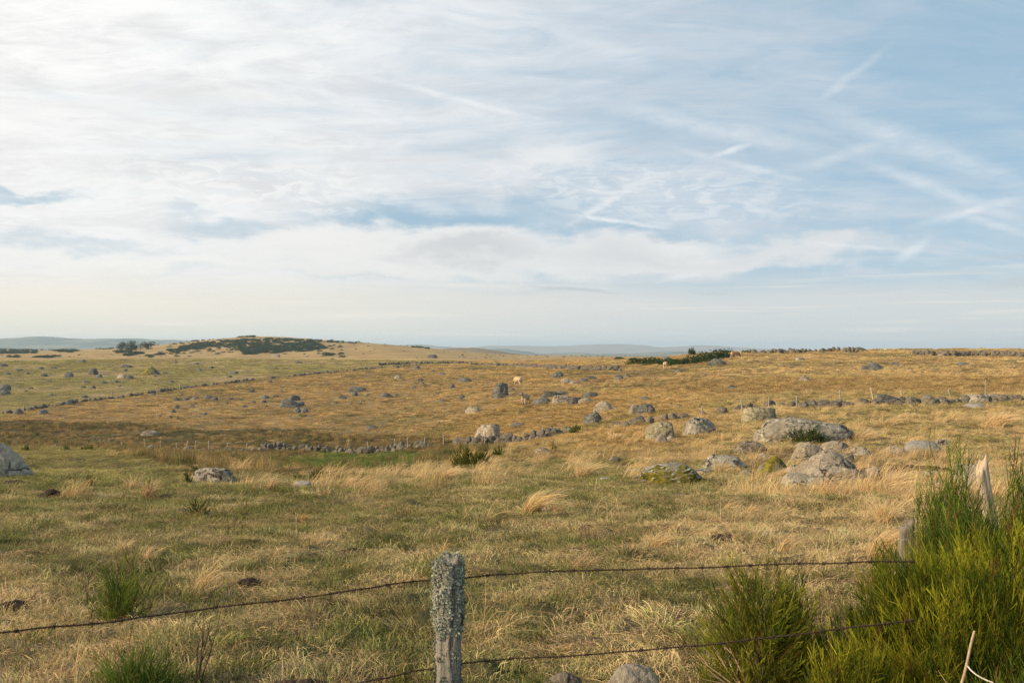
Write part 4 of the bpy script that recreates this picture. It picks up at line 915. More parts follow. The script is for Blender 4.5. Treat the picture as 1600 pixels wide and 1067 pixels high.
# ---------------------------------------------------------------- dry stone walls
M_STONE = {'near': rock_mat("wall stone", (0.13, 0.118, 0.10), (0.225, 0.205, 0.175), (0.030, 0.027, 0.024), 0.6, 1.0, 0, 0.3, 1.2), 'far': rock_mat("distant wall stone", (0.14, 0.125, 0.105), (0.215, 0.195, 0.165), (0.036, 0.033, 0.030), 0.5, 0.7, 0, 0.1, 0.5)}
STONES = {k: [rock_mesh("stone", 1, 0.8, 0.8, M_STONE[k], 3 if k == 'near' else 2, 'block', 700 + i, 2.0) for i in range(10)] for k in M_STONE}
def wall(pts, size, rows, gap, label, kind='near', joined=False, step=0.8, ragged=0.3, group=None, up=0.12):
    """stones laid along a line on the ground (line given by pixels of its foot), in rough courses"""
    xs = np.array([p[0] for p in pts], float); ys = np.array([p[1] for p in pts], float)
    X = np.linspace(xs[0], xs[-1], 160); G_ = at_many(X, np.interp(X, xs, ys))
    # keep a continuous line even where the ground hides part of it
    seg = np.concatenate([[0], np.cumsum(np.hypot(*np.diff(G_[:, :2], axis=0).T))])
    root = empty("dry_stone_wall", tuple(G_[80])); tag(root, label, "stone wall", group, "thing")
    base = Vector(G_[80]); items = []
    for row in range(rows):
        s = rng.uniform(0, size)
        while s < seg[-1]:
            sz = size * rng.uniform(0.5, 1.5) * (1 - 0.10 * row)
            keep = rng.uniform() < 1 - gap - (ragged * row if fbm(np.array([s * 0.25]), np.array([row * 3.0 + xs[0]]), None, 2)[0] < 0.1 else 0)
            if keep:
                x = np.interp(s, seg, G_[:, 0]) + rng.normal(0, 0.10); y = np.interp(s, seg, G_[:, 1]) + rng.normal(0, 0.16 * size * 2)
                z = float(H(x, y)) + up + row * size * 0.46 - 0.12 * size + rng.normal(0, 0.05 * size)
                items.append((x, y, z, sz * rng.uniform(0.9, 1.45), sz * rng.uniform(0.8, 1.2), sz * rng.uniform(0.55, 0.9), rng.uniform(0, 6.28), rng.normal(0, 0.3)))
            s += sz * step
    if joined:
        Vs, Fs, k = [], [], 0
        V0, F0 = ico(1)
        src = [rock_mesh("stone", 1, 0.8, 0.8, M_STONE[kind], 1, 'block', 800 + i, 1.2) for i in range(6)]
        base_v = []
        for m_ in src:
            c = np.empty(len(m_.vertices) * 3, np.float32); m_.vertices.foreach_get("co", c); base_v.append(c.reshape(-1, 3))
        for i, (x, y, z, a, b, c, r, t) in enumerate(items):
            v = base_v[i % 6] * np.array((a, b, c)); cr, sr = math.cos(r), math.sin(r)
            v = np.stack([v[:, 0] * cr - v[:, 1] * sr, v[:, 0] * sr + v[:, 1] * cr, v[:, 2]], 1) + np.array((x, y, z)) - np.array(base)
            Vs.append(v); Fs.append(F0 + k); k += len(v)
        o = obj("stone_courses", mesh_np("stone_courses", np.vstack(Vs), np.vstack(Fs), M_STONE[kind], True), root); tag(o, kind='stuff')
        for m_ in src: bpy.data.meshes.remove(m_)
    else:
        for i, (x, y, z, a, b, c, r, t) in enumerate(items):
            o = bpy.data.objects.new("stone", STONES[kind][i % 10]); COL.objects.link(o); o.parent = root
            o.location = Vector((x, y, z)) - base; o.scale = (a, b, c); o.rotation_euler = (t, t * 0.7, r)
    return root
wall([(412, 703), (440, 703), (480, 705), (510, 707), (560, 709), (600, 707), (640, 702), (672, 698)], 0.55, 3, 0.14, "tumbled dry stone wall along the far side of the bright green hollow", 'near')
wall([(712, 696), (740, 697), (780, 695), (815, 691), (850, 687), (875, 681)], 0.55, 3, 0.08, "round-stoned wall running up right from the high-shouldered boulder", 'near', ragged=0.15)
wall([(290, 706), (330, 706), (370, 706), (412, 704)], 0.5, 1, 0.35, "low sunken rubble wall at the left of the hollow, by the fence posts", 'near')
wall([(955, 668), (985, 665), (1020, 660), (1070, 653), (1110, 648), (1160, 641), (1225, 637)], 0.62, 1, 0.40, "broken line of wall stones climbing from the round boulder to the oblong boulder", 'near')
wall([(1225, 637), (1300, 636), (1350, 633), (1420, 632), (1480, 632), (1540, 629), (1600, 625), (1680, 622)], 0.58, 1, 0.22, "rubble wall across the right slope beneath the leaning posts", 'near')
wall([(870, 680), (885, 676), (900, 675)], 0.75, 1, 0.1, "short heap of pale wall stones at the upper end of the round-stoned wall", 'near')
wall(WALLD[1:] , 0.72, 2, 0.38, "long straight field wall between the green field and the golden slope", 'far', joined=True, ragged=0.45, up=0.04)
wall([(590, 571), (640, 569), (700, 568), (730, 569)], 0.8, 2, 0.12, "dark upper stretch of wall joining the field wall to the moor", 'far', joined=True, up=0.22)
wall([(735, 571), (770, 571.5), (820, 574), (880, 577), (930, 579), (970, 580)], 0.8, 2, 0.12, "wall across the moor behind the rear pale cow", 'far', joined=True, up=0.22)
wall([(1160, 552), (1190, 553), (1230, 552), (1270, 551), (1310, 550), (1340, 550)], 0.68, 2, 0.16, "skyline wall of loose stones right of the skyline cow", 'near', ragged=0.35, up=0.28)
wall([(1425, 554), (1470, 556), (1520, 556), (1560, 557), (1620, 559)], 0.6, 2, 0.2, "low stone wall just under the skyline at the far right", 'near', ragged=0.3, up=0.35)

# ---------------------------------------------------------------- wooden posts
def wood_mat(name, a, b, lich=0.3, lc=(0.32, 0.36, 0.31)):
    m, g, out = mat(name)
    tc = g.n('ShaderNodeTexCoord').outputs['Object']
    gr = g.noise(g.mapping(tc, scale=(30, 30, 2.2)), 1.0, 6, 0.65, 0.4); n = g.noise(tc, 9.0, 6, 0.7); f = g.noise(tc, 60, 4, 0.7)
    col = g.mix(g.ramp(gr, 0.3, 0.68), a, b)
    col = g.mix(g.ramp(gr, 0.56, 0.66, 0, 0.7), col, (a[0] * 0.35, a[1] * 0.32, a[2] * 0.30))
    if lich: col = g.mix(g.ramp(n, 0.62 - 0.2 * lich, 0.68 - 0.2 * lich), col, g.mix(g.ramp(f, 0.3, 0.7), (lc[0] * 0.6, lc[1] * 0.62, lc[2] * 0.6), lc))
    principled(g, out, col, 0.95, g.m('ADD', gr, g.m('MULTIPLY', f, 0.4)), 0.1, 0.012); return m
M_WOOD = wood_mat("weathered grey wood", (0.13, 0.105, 0.080), (0.26, 0.225, 0.185), 0.35, (0.27, 0.29, 0.255))
M_WOODP = wood_mat("bleached split wood", (0.40, 0.30, 0.20), (0.58, 0.47, 0.35), 0.0)
def post_mesh(name, h, r0, r1, m, sides=10, rings=14, seed=0, rough=0.10, split=0.0, slant=0.3, flat=0.75):
    """a cleft post standing on z = 0: irregular section, broken slanting top"""
    rg = np.random.default_rng(seed + 50); V = []; T = np.linspace(-0.25, 1, rings)
    for i, t in enumerate(T):
        r = r0 + (r1 - r0) * t; a = np.linspace(0, 2 * np.pi, sides, endpoint=False)
        q = r * (1 + rough * fbm(np.cos(a) * 1.3 + seed, np.sin(a) * 1.3, np.full(sides, t * h * 3.0), 3) * 1.4)
        q = q * (1 - split * np.exp(-((a - 5.0) / 0.28)**2))
        x = q * np.cos(a); y = q * np.sin(a) * flat; z = np.full(sides, t * h)
        if i >= rings - 2: z = z + (np.cos(a - 0.4) * slant + 0.6 * slant * fbm(np.cos(a) * 2 + seed, np.sin(a) * 2, np.full(sides, 3.0), 2)) * r * (1 if i == rings - 1 else 0.5)
        V.append(np.stack([x, y, z], 1))
    V = np.vstack(V); Q = []
    for i in range(rings - 1):
        for j in range(sides): Q.append((i * sides + j, i * sides + (j + 1) % sides, (i + 1) * sides + (j + 1) % sides, (i + 1) * sides + j))
    c = len(V); top = V[-sides:]; mid = top.mean(0) * 0.9 + np.array((0, 0, V[-sides:, 2].mean() * 0.1)) - np.array((0, 0, r1 * 0.25)); V = np.vstack([V, mid, top * 0.6 + mid * 0.4])
    for j in range(sides):
        a, b = (rings - 1) * sides + j, (rings - 1) * sides + (j + 1) % sides
        Q.append((a, b, c + 1 + (j + 1) % sides, c + 1 + j)); Q.append((c + 1 + j, c + 1 + (j + 1) % sides, c, c))
    Q = [q if q[2] != q[3] else (q[0], q[1], q[2], q[2]) for q in Q]
    V = np.asarray(V); bm = bmesh.new(); vs = [bm.verts.new(v) for v in V]
    for q in Q:
        u = list(dict.fromkeys(q))
        bm.faces.new([vs[i] for i in u])
    bm.normal_update(); me = bpy.data.meshes.new(name); bm.to_mesh(me); bm.free(); me.materials.append(m)
    for p in me.polygons: p.use_smooth = True
    return me
M_WOODF = wood_mat("sun-greyed wood", (0.24, 0.20, 0.16), (0.42, 0.37, 0.31), 0.1)
PM = [post_mesh("fence_post", 1.0, 0.062, 0.05, M_WOODF, 8, 7, s) for s in range(5)]
PMP = post_mesh("fence_post", 1.0, 0.07, 0.05, M_WOODP, 8, 7, 9)
ORD = ('leftmost', 'second', 'third', 'fourth', 'fifth', 'sixth', 'seventh', 'eighth', 'ninth', 'tenth', 'eleventh', 'twelfth')
def nth(i, n, label):
    return label if n < 2 else 'leftmost ' + label if i == 0 else 'rightmost ' + label if i == n - 1 else ORD[i] + ' ' + label + ', counted from the left'
def posts(lst, label, group):
    lst = sorted(lst, key=lambda q: q[0]); plain = [q for q in lst if len(q) < 5]
    for i, it in enumerate(lst):
        px, base, top = it[:3]; lean = it[3] if len(it) > 3 else rng.normal(0, 1.2); lab = it[4] if len(it) > 4 else None; pale = len(it) > 5
        X, Y, Z = at(px, base); h = (base - top) * Y / F; hh = max(h, 0.9)
        o = obj("fence_post", PMP if pale else PM[i % 5], None, (X, Y, Z - (hh - h)))
        wmin = max(1.0, 1.5 * Y / F / 0.11)
        o.scale = (wmin, wmin, hh); o.rotation_euler = (0, math.atan(lean * Y / F / hh) if lean else 0, rng.uniform(0, .4) if abs(lean) < 2 else 0)
        tag(o, lab or nth(plain.index(it), len(plain), label), "fence post", group)
posts([(158, 694, 687), (170, 694, 685, 1.0), (192, 697, 690), (227, 699, 685), (251, 701, 688), (291, 703, 688), (305, 703, 688), (326, 704, 688), (354, 704, 691), (385, 704, 692), (277, 703, 692)],
      "grey fence post in the rushy hollow", "fence posts in the rushy hollow")
posts([(543, 706, 688), (576, 706, 690), (616, 704, 685), (638, 703, 683, -1.5), (663, 700, 683), (693, 697, 679)], "grey fence post behind the tumbled hollow wall", "fence posts behind the tumbled wall")
posts([(757.5, 697, 674, 0.6, "pale fence post standing in front of the high-shouldered boulder"), (788, 690, 676, 0.4, "slim fence post in the round-stoned wall, right of the high-shouldered boulder"), (1005, 658, 649), (1097, 652, 634), (1160, 643, 624, -2, "bluish crooked fence post just left of the oblong boulder"), (1201, 640, 620), (1245, 640, 618, 0, "tall grey fence post directly behind the huge whale-backed boulder")],
      "slim grey post along the broken stone line", "fence posts on the broken wall line")
posts([(1314, 632, 609, -2), (1366, 629, 605, -6, "white leaning fence post left of the greenish humped boulder", 1), (1409, 622, 609), (1488, 626, 607, -7, "dark fence post leaning left before the long flat-topped block"), (1540, 623, 594, 0, "tall upright fence post above the long flat-topped block")],
      "short grey fence post in the right rubble wall", "fence posts in the right rubble wall")
posts([(232, 615, 607), (246, 614, 605), (281, 609, 600), (331, 604, 597), (175, 620, 612), (37, 642, 633), (205, 618, 611)], "thin pale post along the straight field wall", "fence posts along the field wall")

# ---------------------------------------------------------------- longer grass round the feet of the stones
def fringe():
    kinds = [clump("fringe", 46, 0.13, 0.07, 0.24, 0.5, 0.007, 3, 0.6, (0.35, 0.0), 0.15, 0.25, low=(0.7, 0.66, 0.55)) for _ in range(5)]
    P = []
    for (x, y, w, dp) in PLACED:
        if y > 150: continue
        per = 1.6 * (w + dp); n = int(min(per / 0.20, 50) * (0.8 if y > 60 else 1.0))
        a = rng.uniform(0, 2 * np.pi, n); r = rng.uniform(0.92, 1.18, n)
        for i in range(n): P.append((x + math.cos(a[i]) * w * 0.52 * r[i], y + math.sin(a[i]) * dp * 0.52 * r[i], 0))
    P = np.array(P); P[:, 2] = H(P[:, 0], P[:, 1]); n = len(P); s = rng.uniform(0.5, 1.25, n) * (0.8 + 0.5 * sst(P[:, 1], 20, 100))
    t = tints(P[:, 0], P[:, 1], 0.2); k = rng.uniform(0.1, 0.8, (n, 1)); t = t * (1 - k) * 0.8 + STRAW * k * 0.95
    scatter("fringe_grass", kinds, P, zrot(n, 0.12), uni(s, s * rng.uniform(0.5, 1.1, n)), t, label="longer grass growing round the feet of the boulders")
fringe()

# ---------------------------------------------------------------- small builders
def pt(px, py, d):
    """a point at distance d ahead on the line of sight of a photograph pixel"""
    return np.array(((px - CX) / F * d, d, EYE + (HY - py) / F * d))
def tube_np(P, R, sides=6):
    P = np.asarray(P, float); n = len(P); R = np.broadcast_to(np.asarray(R, float), (n,))
    T = np.gradient(P, axis=0); T /= np.linalg.norm(T, axis=1)[:, None] + 1e-12
    up = np.array((0.13, 0.21, 1.0)) if abs(T[0][2]) < 0.9 else np.array((1.0, 0.2, 0.1))
    A = np.cross(T, up); A /= np.linalg.norm(A, axis=1)[:, None]; B = np.cross(T, A)
    a = np.linspace(0, 2 * np.pi, sides, endpoint=False)
    V = (P[:, None] + R[:, None, None] * (np.cos(a)[None, :, None] * A[:, None] + np.sin(a)[None, :, None] * B[:, None])).reshape(-1, 3)
    i, j = np.meshgrid(np.arange(n - 1), np.arange(sides), indexing='ij'); j2 = (j + 1) % sides
    Q = np.stack([i * sides + j, i * sides + j2, (i + 1) * sides + j2, (i + 1) * sides + j], -1).reshape(-1, 4)
    return V, Q
def join(parts):
    Vs, Qs, k = [], [], 0
    for V, Q in parts: Vs.append(V); Qs.append(np.asarray(Q) + k); k += len(V)
    return np.vstack(Vs), np.vstack(Qs)
def simple_mat(name, col, rough=0.9, var=0.35, scale=30, bump=0.01):
    m, g, out = mat(name); tc = g.n('ShaderNodeTexCoord').outputs['Object']
    n = g.noise(tc, scale, 5, 0.65)
    principled(g, out, g.mix(g.ramp(n, 0.3, 0.7), tuple(c * (1 - var) for c in col), tuple(min(c * (1 + var), 0.9) for c in col)), rough, n, 0.2, bump); return m
M_RUST = simple_mat("rusted wire", (0.060, 0.038, 0.028), 0.8, 0.5, 120, 0.001)
M_SOIL = simple_mat("bare dark soil", (0.055, 0.036, 0.024), 0.98, 0.6, 40, 0.03)
M_TWIG = simple_mat("dry pale twig", (0.42, 0.29, 0.17), 0.9, 0.2, 40, 0.002)
M_BARK = simple_mat("brown woody stem", (0.10, 0.065, 0.04), 0.9, 0.4, 60, 0.003)
M_DEAD = simple_mat("dead brown stem", (0.11, 0.075, 0.05), 0.9, 0.3, 60, 0.002)

# ---------------------------------------------------------------- near barbed wire fence
def near_fence():
    X, Y, _ = pt(701, 900, 4.1); zg = float(H(X, Y))
    root = empty("wire_fence", (X, Y, zg)); tag(root, "barbed wire fence with one grey lichened post across the foreground", "fence")
    B = np.array((X, Y, zg))
    htop = EYE - (874 - HY) / F * 4.1 - zg
    m, g, out = mat("old lichened post wood")
    tc = g.n('ShaderNodeTexCoord').outputs['Object']
    gr = g.noise(g.mapping(tc, scale=(48, 48, 3.0)), 1.0, 7, 0.68, 0.5); n = g.noise(tc, 16.0, 6, 0.7); f = g.noise(tc, 110, 4, 0.7)
    col = g.mix(g.ramp(gr, 0.32, 0.68), (0.18, 0.155, 0.125), (0.40, 0.365, 0.315))
    col = g.mix(g.ramp(gr, 0.55, 0.63, 0, 0.85), col, (0.030, 0.022, 0.018))
    col = g.mix(g.ramp(n, 0.50, 0.58, 0, 0.8), col, g.mix(g.ramp(f, 0.35, 0.65), (0.13, 0.145, 0.130), (0.265, 0.29, 0.262)))
    principled(g, out, col, 0.95, g.m('ADD', gr, g.m('MULTIPLY', f, 0.5)), 0.1, 0.012)
    me = post_mesh("post", htop, 0.048, 0.055, m, 36, 70, 21, 0.12, 0.0, 0.22, 0.85)
    n_ = len(me.vertices); c = np.empty(n_ * 3, np.float32); me.vertices.foreach_get("co", c); c = c.reshape(-1, 3)
    a = np.arctan2(c[:, 1] / 0.85, c[:, 0]); zt = c[:, 2] / htop
    groove = np.exp(-((a + 1.18 - 0.12 * np.sin(zt * 9)) / 0.13)**2) * sst(zt, 0.45, 0.95)
    bulge = 1 + 0.10 * sst(zt, 0.62, 0.72) * np.clip(fbm(c[:, 0] * 30, c[:, 1] * 30, c[:, 2] * 17, 3), -0.4, 1) + 0.10 * np.exp(-((zt - 0.80) / 0.12)**2) + 0.05 * np.exp(-((zt - 0.12) / 0.2)**2) + 0.05 * fbm(c[:, 0] * 40, c[:, 1] * 40, c[:, 2] * 9, 3)
    c[:, :2] *= (bulge * (1 - 0.62 * groove))[:, None]
    c[:, 2] -= 0.03 * groove * (zt > 0.9)
    c[:, 2] += (zt > 0.97) * 0.034 * fbm(c[:, 0] * 34, c[:, 1] * 45, c[:, 0] * 0, 3)
    me.vertices.foreach_set("co", c.ravel().astype(np.float32)); me.update()
    p = obj("post", me, root); tag(p, "cracked grey post crusted with pale green lichen")
    # lichen: thousands of curled lobes grown over the top, the right edge and the foot
    N = 22000; idx = rng.integers(0, n_, N); q = c[idx]; q = q + rng.normal(0, 0.003, (N, 3))
    zt = q[:, 2] / htop; a = np.arctan2(q[:, 1], q[:, 0])
    ln = fbm(q[:, 0] * 30 + 4, q[:, 1] * 30, q[:, 2] * 17, 3)
    w = 0.75 * sst(zt, 0.52, 0.82) - 0.25 * sst(zt, 0.94, 1.0) + 0.55 * sst(-zt, -0.46, -0.30) + 0.35 * np.exp(-((a + 0.25) / 0.45)**2) + 0.30 * np.exp(-((np.abs(a) - 2.7) / 0.4)**2)
    k = (0.85 * w + 1.25 * ln > 0.44) & (zt > -0.05); q = q[k]; N = len(q); zt = zt[k]
    nrm = q * np.array((1, 1, 0)); nrm /= np.linalg.norm(nrm, axis=1)[:, None] + 1e-9
    tan = np.cross(nrm, rng.normal(size=(N, 3))); tan /= np.linalg.norm(tan, axis=1)[:, None]
    L = rng.uniform(0.004, 0.010, N); hgt = rng.uniform(0.001, 0.007, N) * (1 + 0.8 * (fbm(q[:, 0] * 50, q[:, 1] * 50, q[:, 2] * 34, 2) > 0.15))
    q2 = q + nrm * hgt[:, None]; tip = q2 + tan * L[:, None] * 0.6 + nrm * rng.uniform(-0.001, 0.003, (N, 1)); ctrl = q2 + nrm * 0.0015
    sd = np.cross(nrm + rng.normal(0, 0.35, (N, 3)), tan); sd /= np.linalg.norm(sd, axis=1)[:, None]
    V, Q, t = ribbons(q2 - tan * L[:, None] * 0.4, tip, ctrl, L * 0.95, L * 0.6, 2, sd)
    lc = np.array((0.37, 0.40, 0.33)) * rng.uniform(0.45, 1.35, (N, 1)) * (1 + rng.normal(0, 0.05, (N, 3))) * (1 + 0.35 * np.clip(fbm(q[:, 0] * 18, q[:, 1] * 18, q[:, 2] * 11, 2), -1, 1))[:, None]
    lc = np.where((zt < 0.5)[:, None], lc * np.array((0.66, 0.64, 0.62)), lc)
    cc = np.repeat(np.repeat(lc[:, None], 3, 1), 2, axis=1).reshape(-1, 3)
    tag(obj("lichen", mesh_np("lichen", V, Q, M_TUFT, False, cc), p), kind='stuff')
    # barbed wires: two twisted strands, barbs every hand's breadth
    def wire(pts, seed):
        W = np.array([pt(*q) for q in pts]) - B
        s = np.concatenate([[0], np.cumsum(np.linalg.norm(np.diff(W, axis=0), axis=1))]); L = s[-1]; n = int(L / 0.0045)
        S = np.linspace(0, L, n); C = np.stack([_pchip(s, W[:, i], S) for i in range(3)], 1)
        C[:, 2] += 0.004 * fbm(S * 3.1 + seed, S * 0, None, 3); C[:, 1] += 0.004 * fbm(S * 2.7 + seed + 9, S * 0, None, 3)
        T = np.gradient(C, axis=0); T /= np.linalg.norm(T, axis=1)[:, None]; A = np.cross(T, (0, 0, 1.0)); A /= np.linalg.norm(A, axis=1)[:, None]; Bn = np.cross(T, A)
        ph = S / 0.030 * 2 * np.pi; r = 0.0024
        st = [tube_np(C + r * (np.cos(ph + o)[:, None] * A + np.sin(ph + o)[:, None] * Bn), 0.0019, 5) for o in (0, np.pi)]
        V, Q = join(st); w = obj("wire", mesh_np("wire", V, Q, M_RUST), root)
        if not hasattr(near_fence, "barb"):
            hs = np.linspace(0, 1, 26); coil = np.stack([(hs - 0.5) * 0.014, 0.0056 * np.cos(hs * 4 * np.pi * 1.25), 0.0056 * np.sin(hs * 4 * np.pi * 1.25)], 1)
            e0 = np.stack([np.linspace(-0.007, -0.011, 4), np.linspace(0.004, 0.015, 4), np.linspace(0.003, 0.012, 4)], 1); e1 = e0 * np.array((-1, -1, 1.1)); e2 = e0 * np.array((0.5, -1, -1)); e3 = e0 * np.array((-0.6, 1, -1.1))
            V, Q = join([tube_np(coil, 0.0016, 5)] + [tube_np(e, np.linspace(0.0018, 0.0006, 4), 5) for e in (e0, e1, e2, e3)])
            near_fence.barb = mesh_np("barb", V, Q, M_RUST)
        x = rng.uniform(0.02, 0.1)
        while x < L:
            i = int(np.searchsorted(S, x)); i = min(i, n - 1)
            b = obj("barb", near_fence.barb, w, tuple(C[i])); d = Vector(T[i]); b.rotation_euler = (d.to_track_quat('X', 'Z') @ Euler((rng.uniform(0, 6.28), 0, 0)).to_quaternion()).to_euler()
            x += 0.115 * rng.uniform(0.9, 1.1)
    f = -0.062
    wire([(-160, 1006, 3.05), (0, 988, 3.32), (200, 967, 3.62), (400, 942, 3.85), (560, 921, 4.0), (676, 906, 4.1 - f), (726, 902, 4.1 - f), (800, 896, 4.14), (900, 891, 4.18), (1000, 888.5, 4.22), (1110, 886, 4.26), (1230, 881, 4.33), (1350, 878, 4.4), (1430, 877, 4.5)], 3)
    wire([(330, 1122, 3.75), (480, 1085, 3.93), (600, 1059, 4.03), (678, 1045, 4.1 - f), (727, 1035, 4.1 - f), (850, 1026, 4.16), (1000, 1016, 4.22), (1120, 1005, 4.26), (1230, 993, 4.33), (1350, 978, 4.4), (1430, 968, 4.5)], 8)
near_fence()

def wood_post(px, base, top, d, r, m, label, lean=0.0, seed=0, split=0.0, slant=0.8, name="fence_post"):
    X, Y, _ = pt(px, base, d); z = float(H(X, Y)); h = EYE + (HY - top) / F * d - z
    o = obj(name, post_mesh(name, h, r, r * 0.85, m, 18, 24, seed, 0.16, split, slant, 0.55), None, (X, Y, z))
    o.rotation_euler = (0, math.atan(lean), 0.1); tag(o, label, "fence post"); return o
wood_post(1566, 880, 722, 7.4, 0.058, M_WOODP, "bleached split post leaning left, rising out of the big broom bush", -0.17, 31, 0.6, 1.6)
wood_post(1418, 862, 818, 6.6, 0.060, M_WOOD, "short pointed grey post stump at the left side of the big broom bush", 0.0, 33, 0.0, 0.9, "post_stump")

# ---------------------------------------------------------------- broom
def broom(name_label, X, Y, rx, ry, h, n_tw, seed=0, colors=((0.035, 0.065, 0.012), (0.17, 0.185, 0.018)), tw=0.0040, tl=0.30, sub=6, spread=0.55, group=None, up=0.85, stems=14, yellow=0.25, lopside=0.0, mess=0.19):
    global rng
    keep = rng; rng = np.random.default_rng(900 + seed)
    zg = float(H(X, Y)); root = empty("broom_bush", (X, Y, zg)); tag(root, name_label, "bush", group)
    # envelope: a lumpy dome; twig ends fill its outer half
    a = rng.uniform(0, 2 * np.pi, n_tw); c = rng.uniform(0.02, 1, n_tw); rad = np.sqrt(1 - c**2 * 0.9)
    D = np.stack([np.cos(a) * rad, np.sin(a) * rad, c], 1)
    lump = 1 + 0.30 * fbm(D[:, 0] * 2.6 + seed, D[:, 1] * 2.6 + 3, D[:, 2] * 2.6, 3)
    R = (0.45 + 0.55 * rng.uniform(0, 1, n_tw)**0.6) * lump
    tip = D * R[:, None] * np.array((rx, ry, h)); tip[:, 2] = np.maximum(tip[:, 2], 0.05 * h) + lopside * tip[:, 0]
    L = tl * rng.uniform(0.6, 1.25, n_tw)
    out = np.stack([D[:, 0] * spread, D[:, 1] * spread, np.full(n_tw, up)], 1) + rng.normal(0, mess, (n_tw, 3)); out /= np.linalg.norm(out, axis=1)[:, None]
    base = tip - out * L[:, None]; base[:, 2] = np.maximum(base[:, 2], 0.0)
    ctrl = base + (tip - base) * 0.55 + np.stack([D[:, 0], D[:, 1], -0.3 + 0 * a], 1) * (L * 0.10)[:, None]
    V1, Q1, t1 = ribbons(base, tip, ctrl, np.full(n_tw, tw * 1.25), tw * 0.5, 3)
    # side twiglets, nearly parallel to their twig
    M = n_tw * sub; ii = np.repeat(np.arange(n_tw), sub); tt = rng.uniform(0.12, 0.9, M)[:, None]
    b2 = (1 - tt)**2 * base[ii] + 2 * tt * (1 - tt) * ctrl[ii] + tt**2 * tip[ii]
    o2 = out[ii] + rng.normal(0, 0.30, (M, 3)); o2 /= np.linalg.norm(o2, axis=1)[:, None]
    l2 = L[ii] * rng.uniform(0.16, 0.42, M); t2 = b2 + o2 * l2[:, None] + np.array((0, 0, 0.02)) * (l2 / 0.1)[:, None]
    V2, Q2, s2 = ribbons(b2, t2, (b2 + t2) / 2 + rng.normal(0, 0.004, (M, 3)), np.full(M, tw), tw * 0.45, 2)
    pat = fbm(tip[:, 0] / rx * 1.6 + seed, tip[:, 1] / ry * 1.6, tip[:, 2] / h * 1.6, 3)
    mixv = np.clip(sst(pat + 0.0, -0.2, 0.6) * 0.8 + rng.normal(0.10, 0.18, n_tw), 0, 1)
    c0, c1 = np.array(colors[0]), np.array(colors[1]); bc = c0 + (c1 - c0) * mixv[:, None]; bc = bc * rng.uniform(0.75, 1.25, (n_tw, 1))
    brown = rng.uniform(size=n_tw) < 0.07; bc[brown] = (0.16, 0.09, 0.03)
    yl = rng.uniform(size=n_tw) < yellow; bc[yl] = bc[yl] * 0.5 + np.array((0.22, 0.19, 0.02)) * 0.5
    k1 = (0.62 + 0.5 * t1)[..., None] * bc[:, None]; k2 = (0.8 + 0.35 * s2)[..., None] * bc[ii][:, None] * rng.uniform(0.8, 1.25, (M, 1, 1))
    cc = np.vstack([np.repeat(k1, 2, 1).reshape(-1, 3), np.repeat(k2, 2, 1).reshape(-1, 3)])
    V, Q = join([(V1, Q1), (V2, Q2)])
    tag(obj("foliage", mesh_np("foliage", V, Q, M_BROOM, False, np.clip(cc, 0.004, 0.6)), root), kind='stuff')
    st = []
    for i in range(stems):
        j = rng.integers(0, n_tw); e = base[j]; b = np.array((rng.normal(0, 0.08 * rx), rng.normal(0, 0.08 * ry), -0.04))
        t = np.linspace(0, 1, 7)[:, None]; m_ = b * 0.5 + e * 0.5 + np.array((0, 0, -0.06 * h)) ; P = (1 - t)**2 * b + 2 * t * (1 - t) * m_ + t**2 * e
        st.append(tube_np(P, np.linspace(0.008, 0.003, 7) * (tw / 0.004), 5))
    if st:
        V, Q = join(st); o = obj("stems", mesh_np("stems", V, Q, M_BARK), root); tag(o, kind='stuff')
    rng = keep; return root
def broom_px(label, px, base, wpx, hpx, n, seed, **kw):
    X, Y, Z = at(px, base); k = Y / F
    kw.setdefault('tw', max(0.004, 0.9 * k)); kw.setdefault('tl', 0.45 * hpx * k)
    return broom(label, X, Y + 0.3 * wpx * k, wpx * k / 2, wpx * k / 2 * 0.8, hpx * k, n, seed, **kw)
def at_d(px, d):
    x = (px - CX) / F * d; return x, d
DG = ((0.048, 0.090, 0.018), (0.21, 0.265, 0.035)); YG = ((0.040, 0.070, 0.011), (0.34, 0.335, 0.028)); FG = ((0.050, 0.080, 0.020), (0.13, 0.17, 0.035))
x, y = at_d(1560, 4.75); broom("big dense broom bush filling the lower right corner", x, y, 0.82, 0.62, 0.88, 7200, 1, YG, 0.0032, 0.18, 9, 0.5, yellow=0.14, stems=40)
x, y = at_d(1418, 5.2); broom("left shoulder of the big broom bush, covering the foot of the grey stump", x, y, 0.30, 0.26, 0.76, 2000, 32, YG, 0.0032, 0.18, 9, 0.5, yellow=0.16, stems=20)
x, y = at_d(1640, 4.2); broom("dark low broom growth at the very corner, before the big bush", x, y, 0.42, 0.30, 0.36, 1300, 2, DG, 0.0042, 0.22, 6, 0.45, stems=20, yellow=0.08)
x, y = at_d(1540, 5.6); broom("middle mass of green broom joining the plume to the big bush", x, y, 0.36, 0.28, 0.92, 1900, 31, DG, 0.0034, 0.24, 8, 0.40, up=0.95, stems=20, yellow=0.12)
x, y = at_d(1486, 6.2); broom("tall plume of green broom rising behind the big bush, left of the bleached post", x, y, 0.27, 0.30, 1.10, 1200, 3, DG, 0.0036, 0.34, 8, 0.30, up=1.0, stems=24, yellow=0.10)
x, y = at_d(1618, 5.6); broom("tall blue-green broom spray at the right edge, right of the bleached post", x, y, 0.20, 0.30, 1.08, 800, 4, ((0.028, 0.055, 0.018), (0.10, 0.14, 0.03)), 0.0044, 0.42, 6, 0.36, up=1.0, stems=20, yellow=0.05)
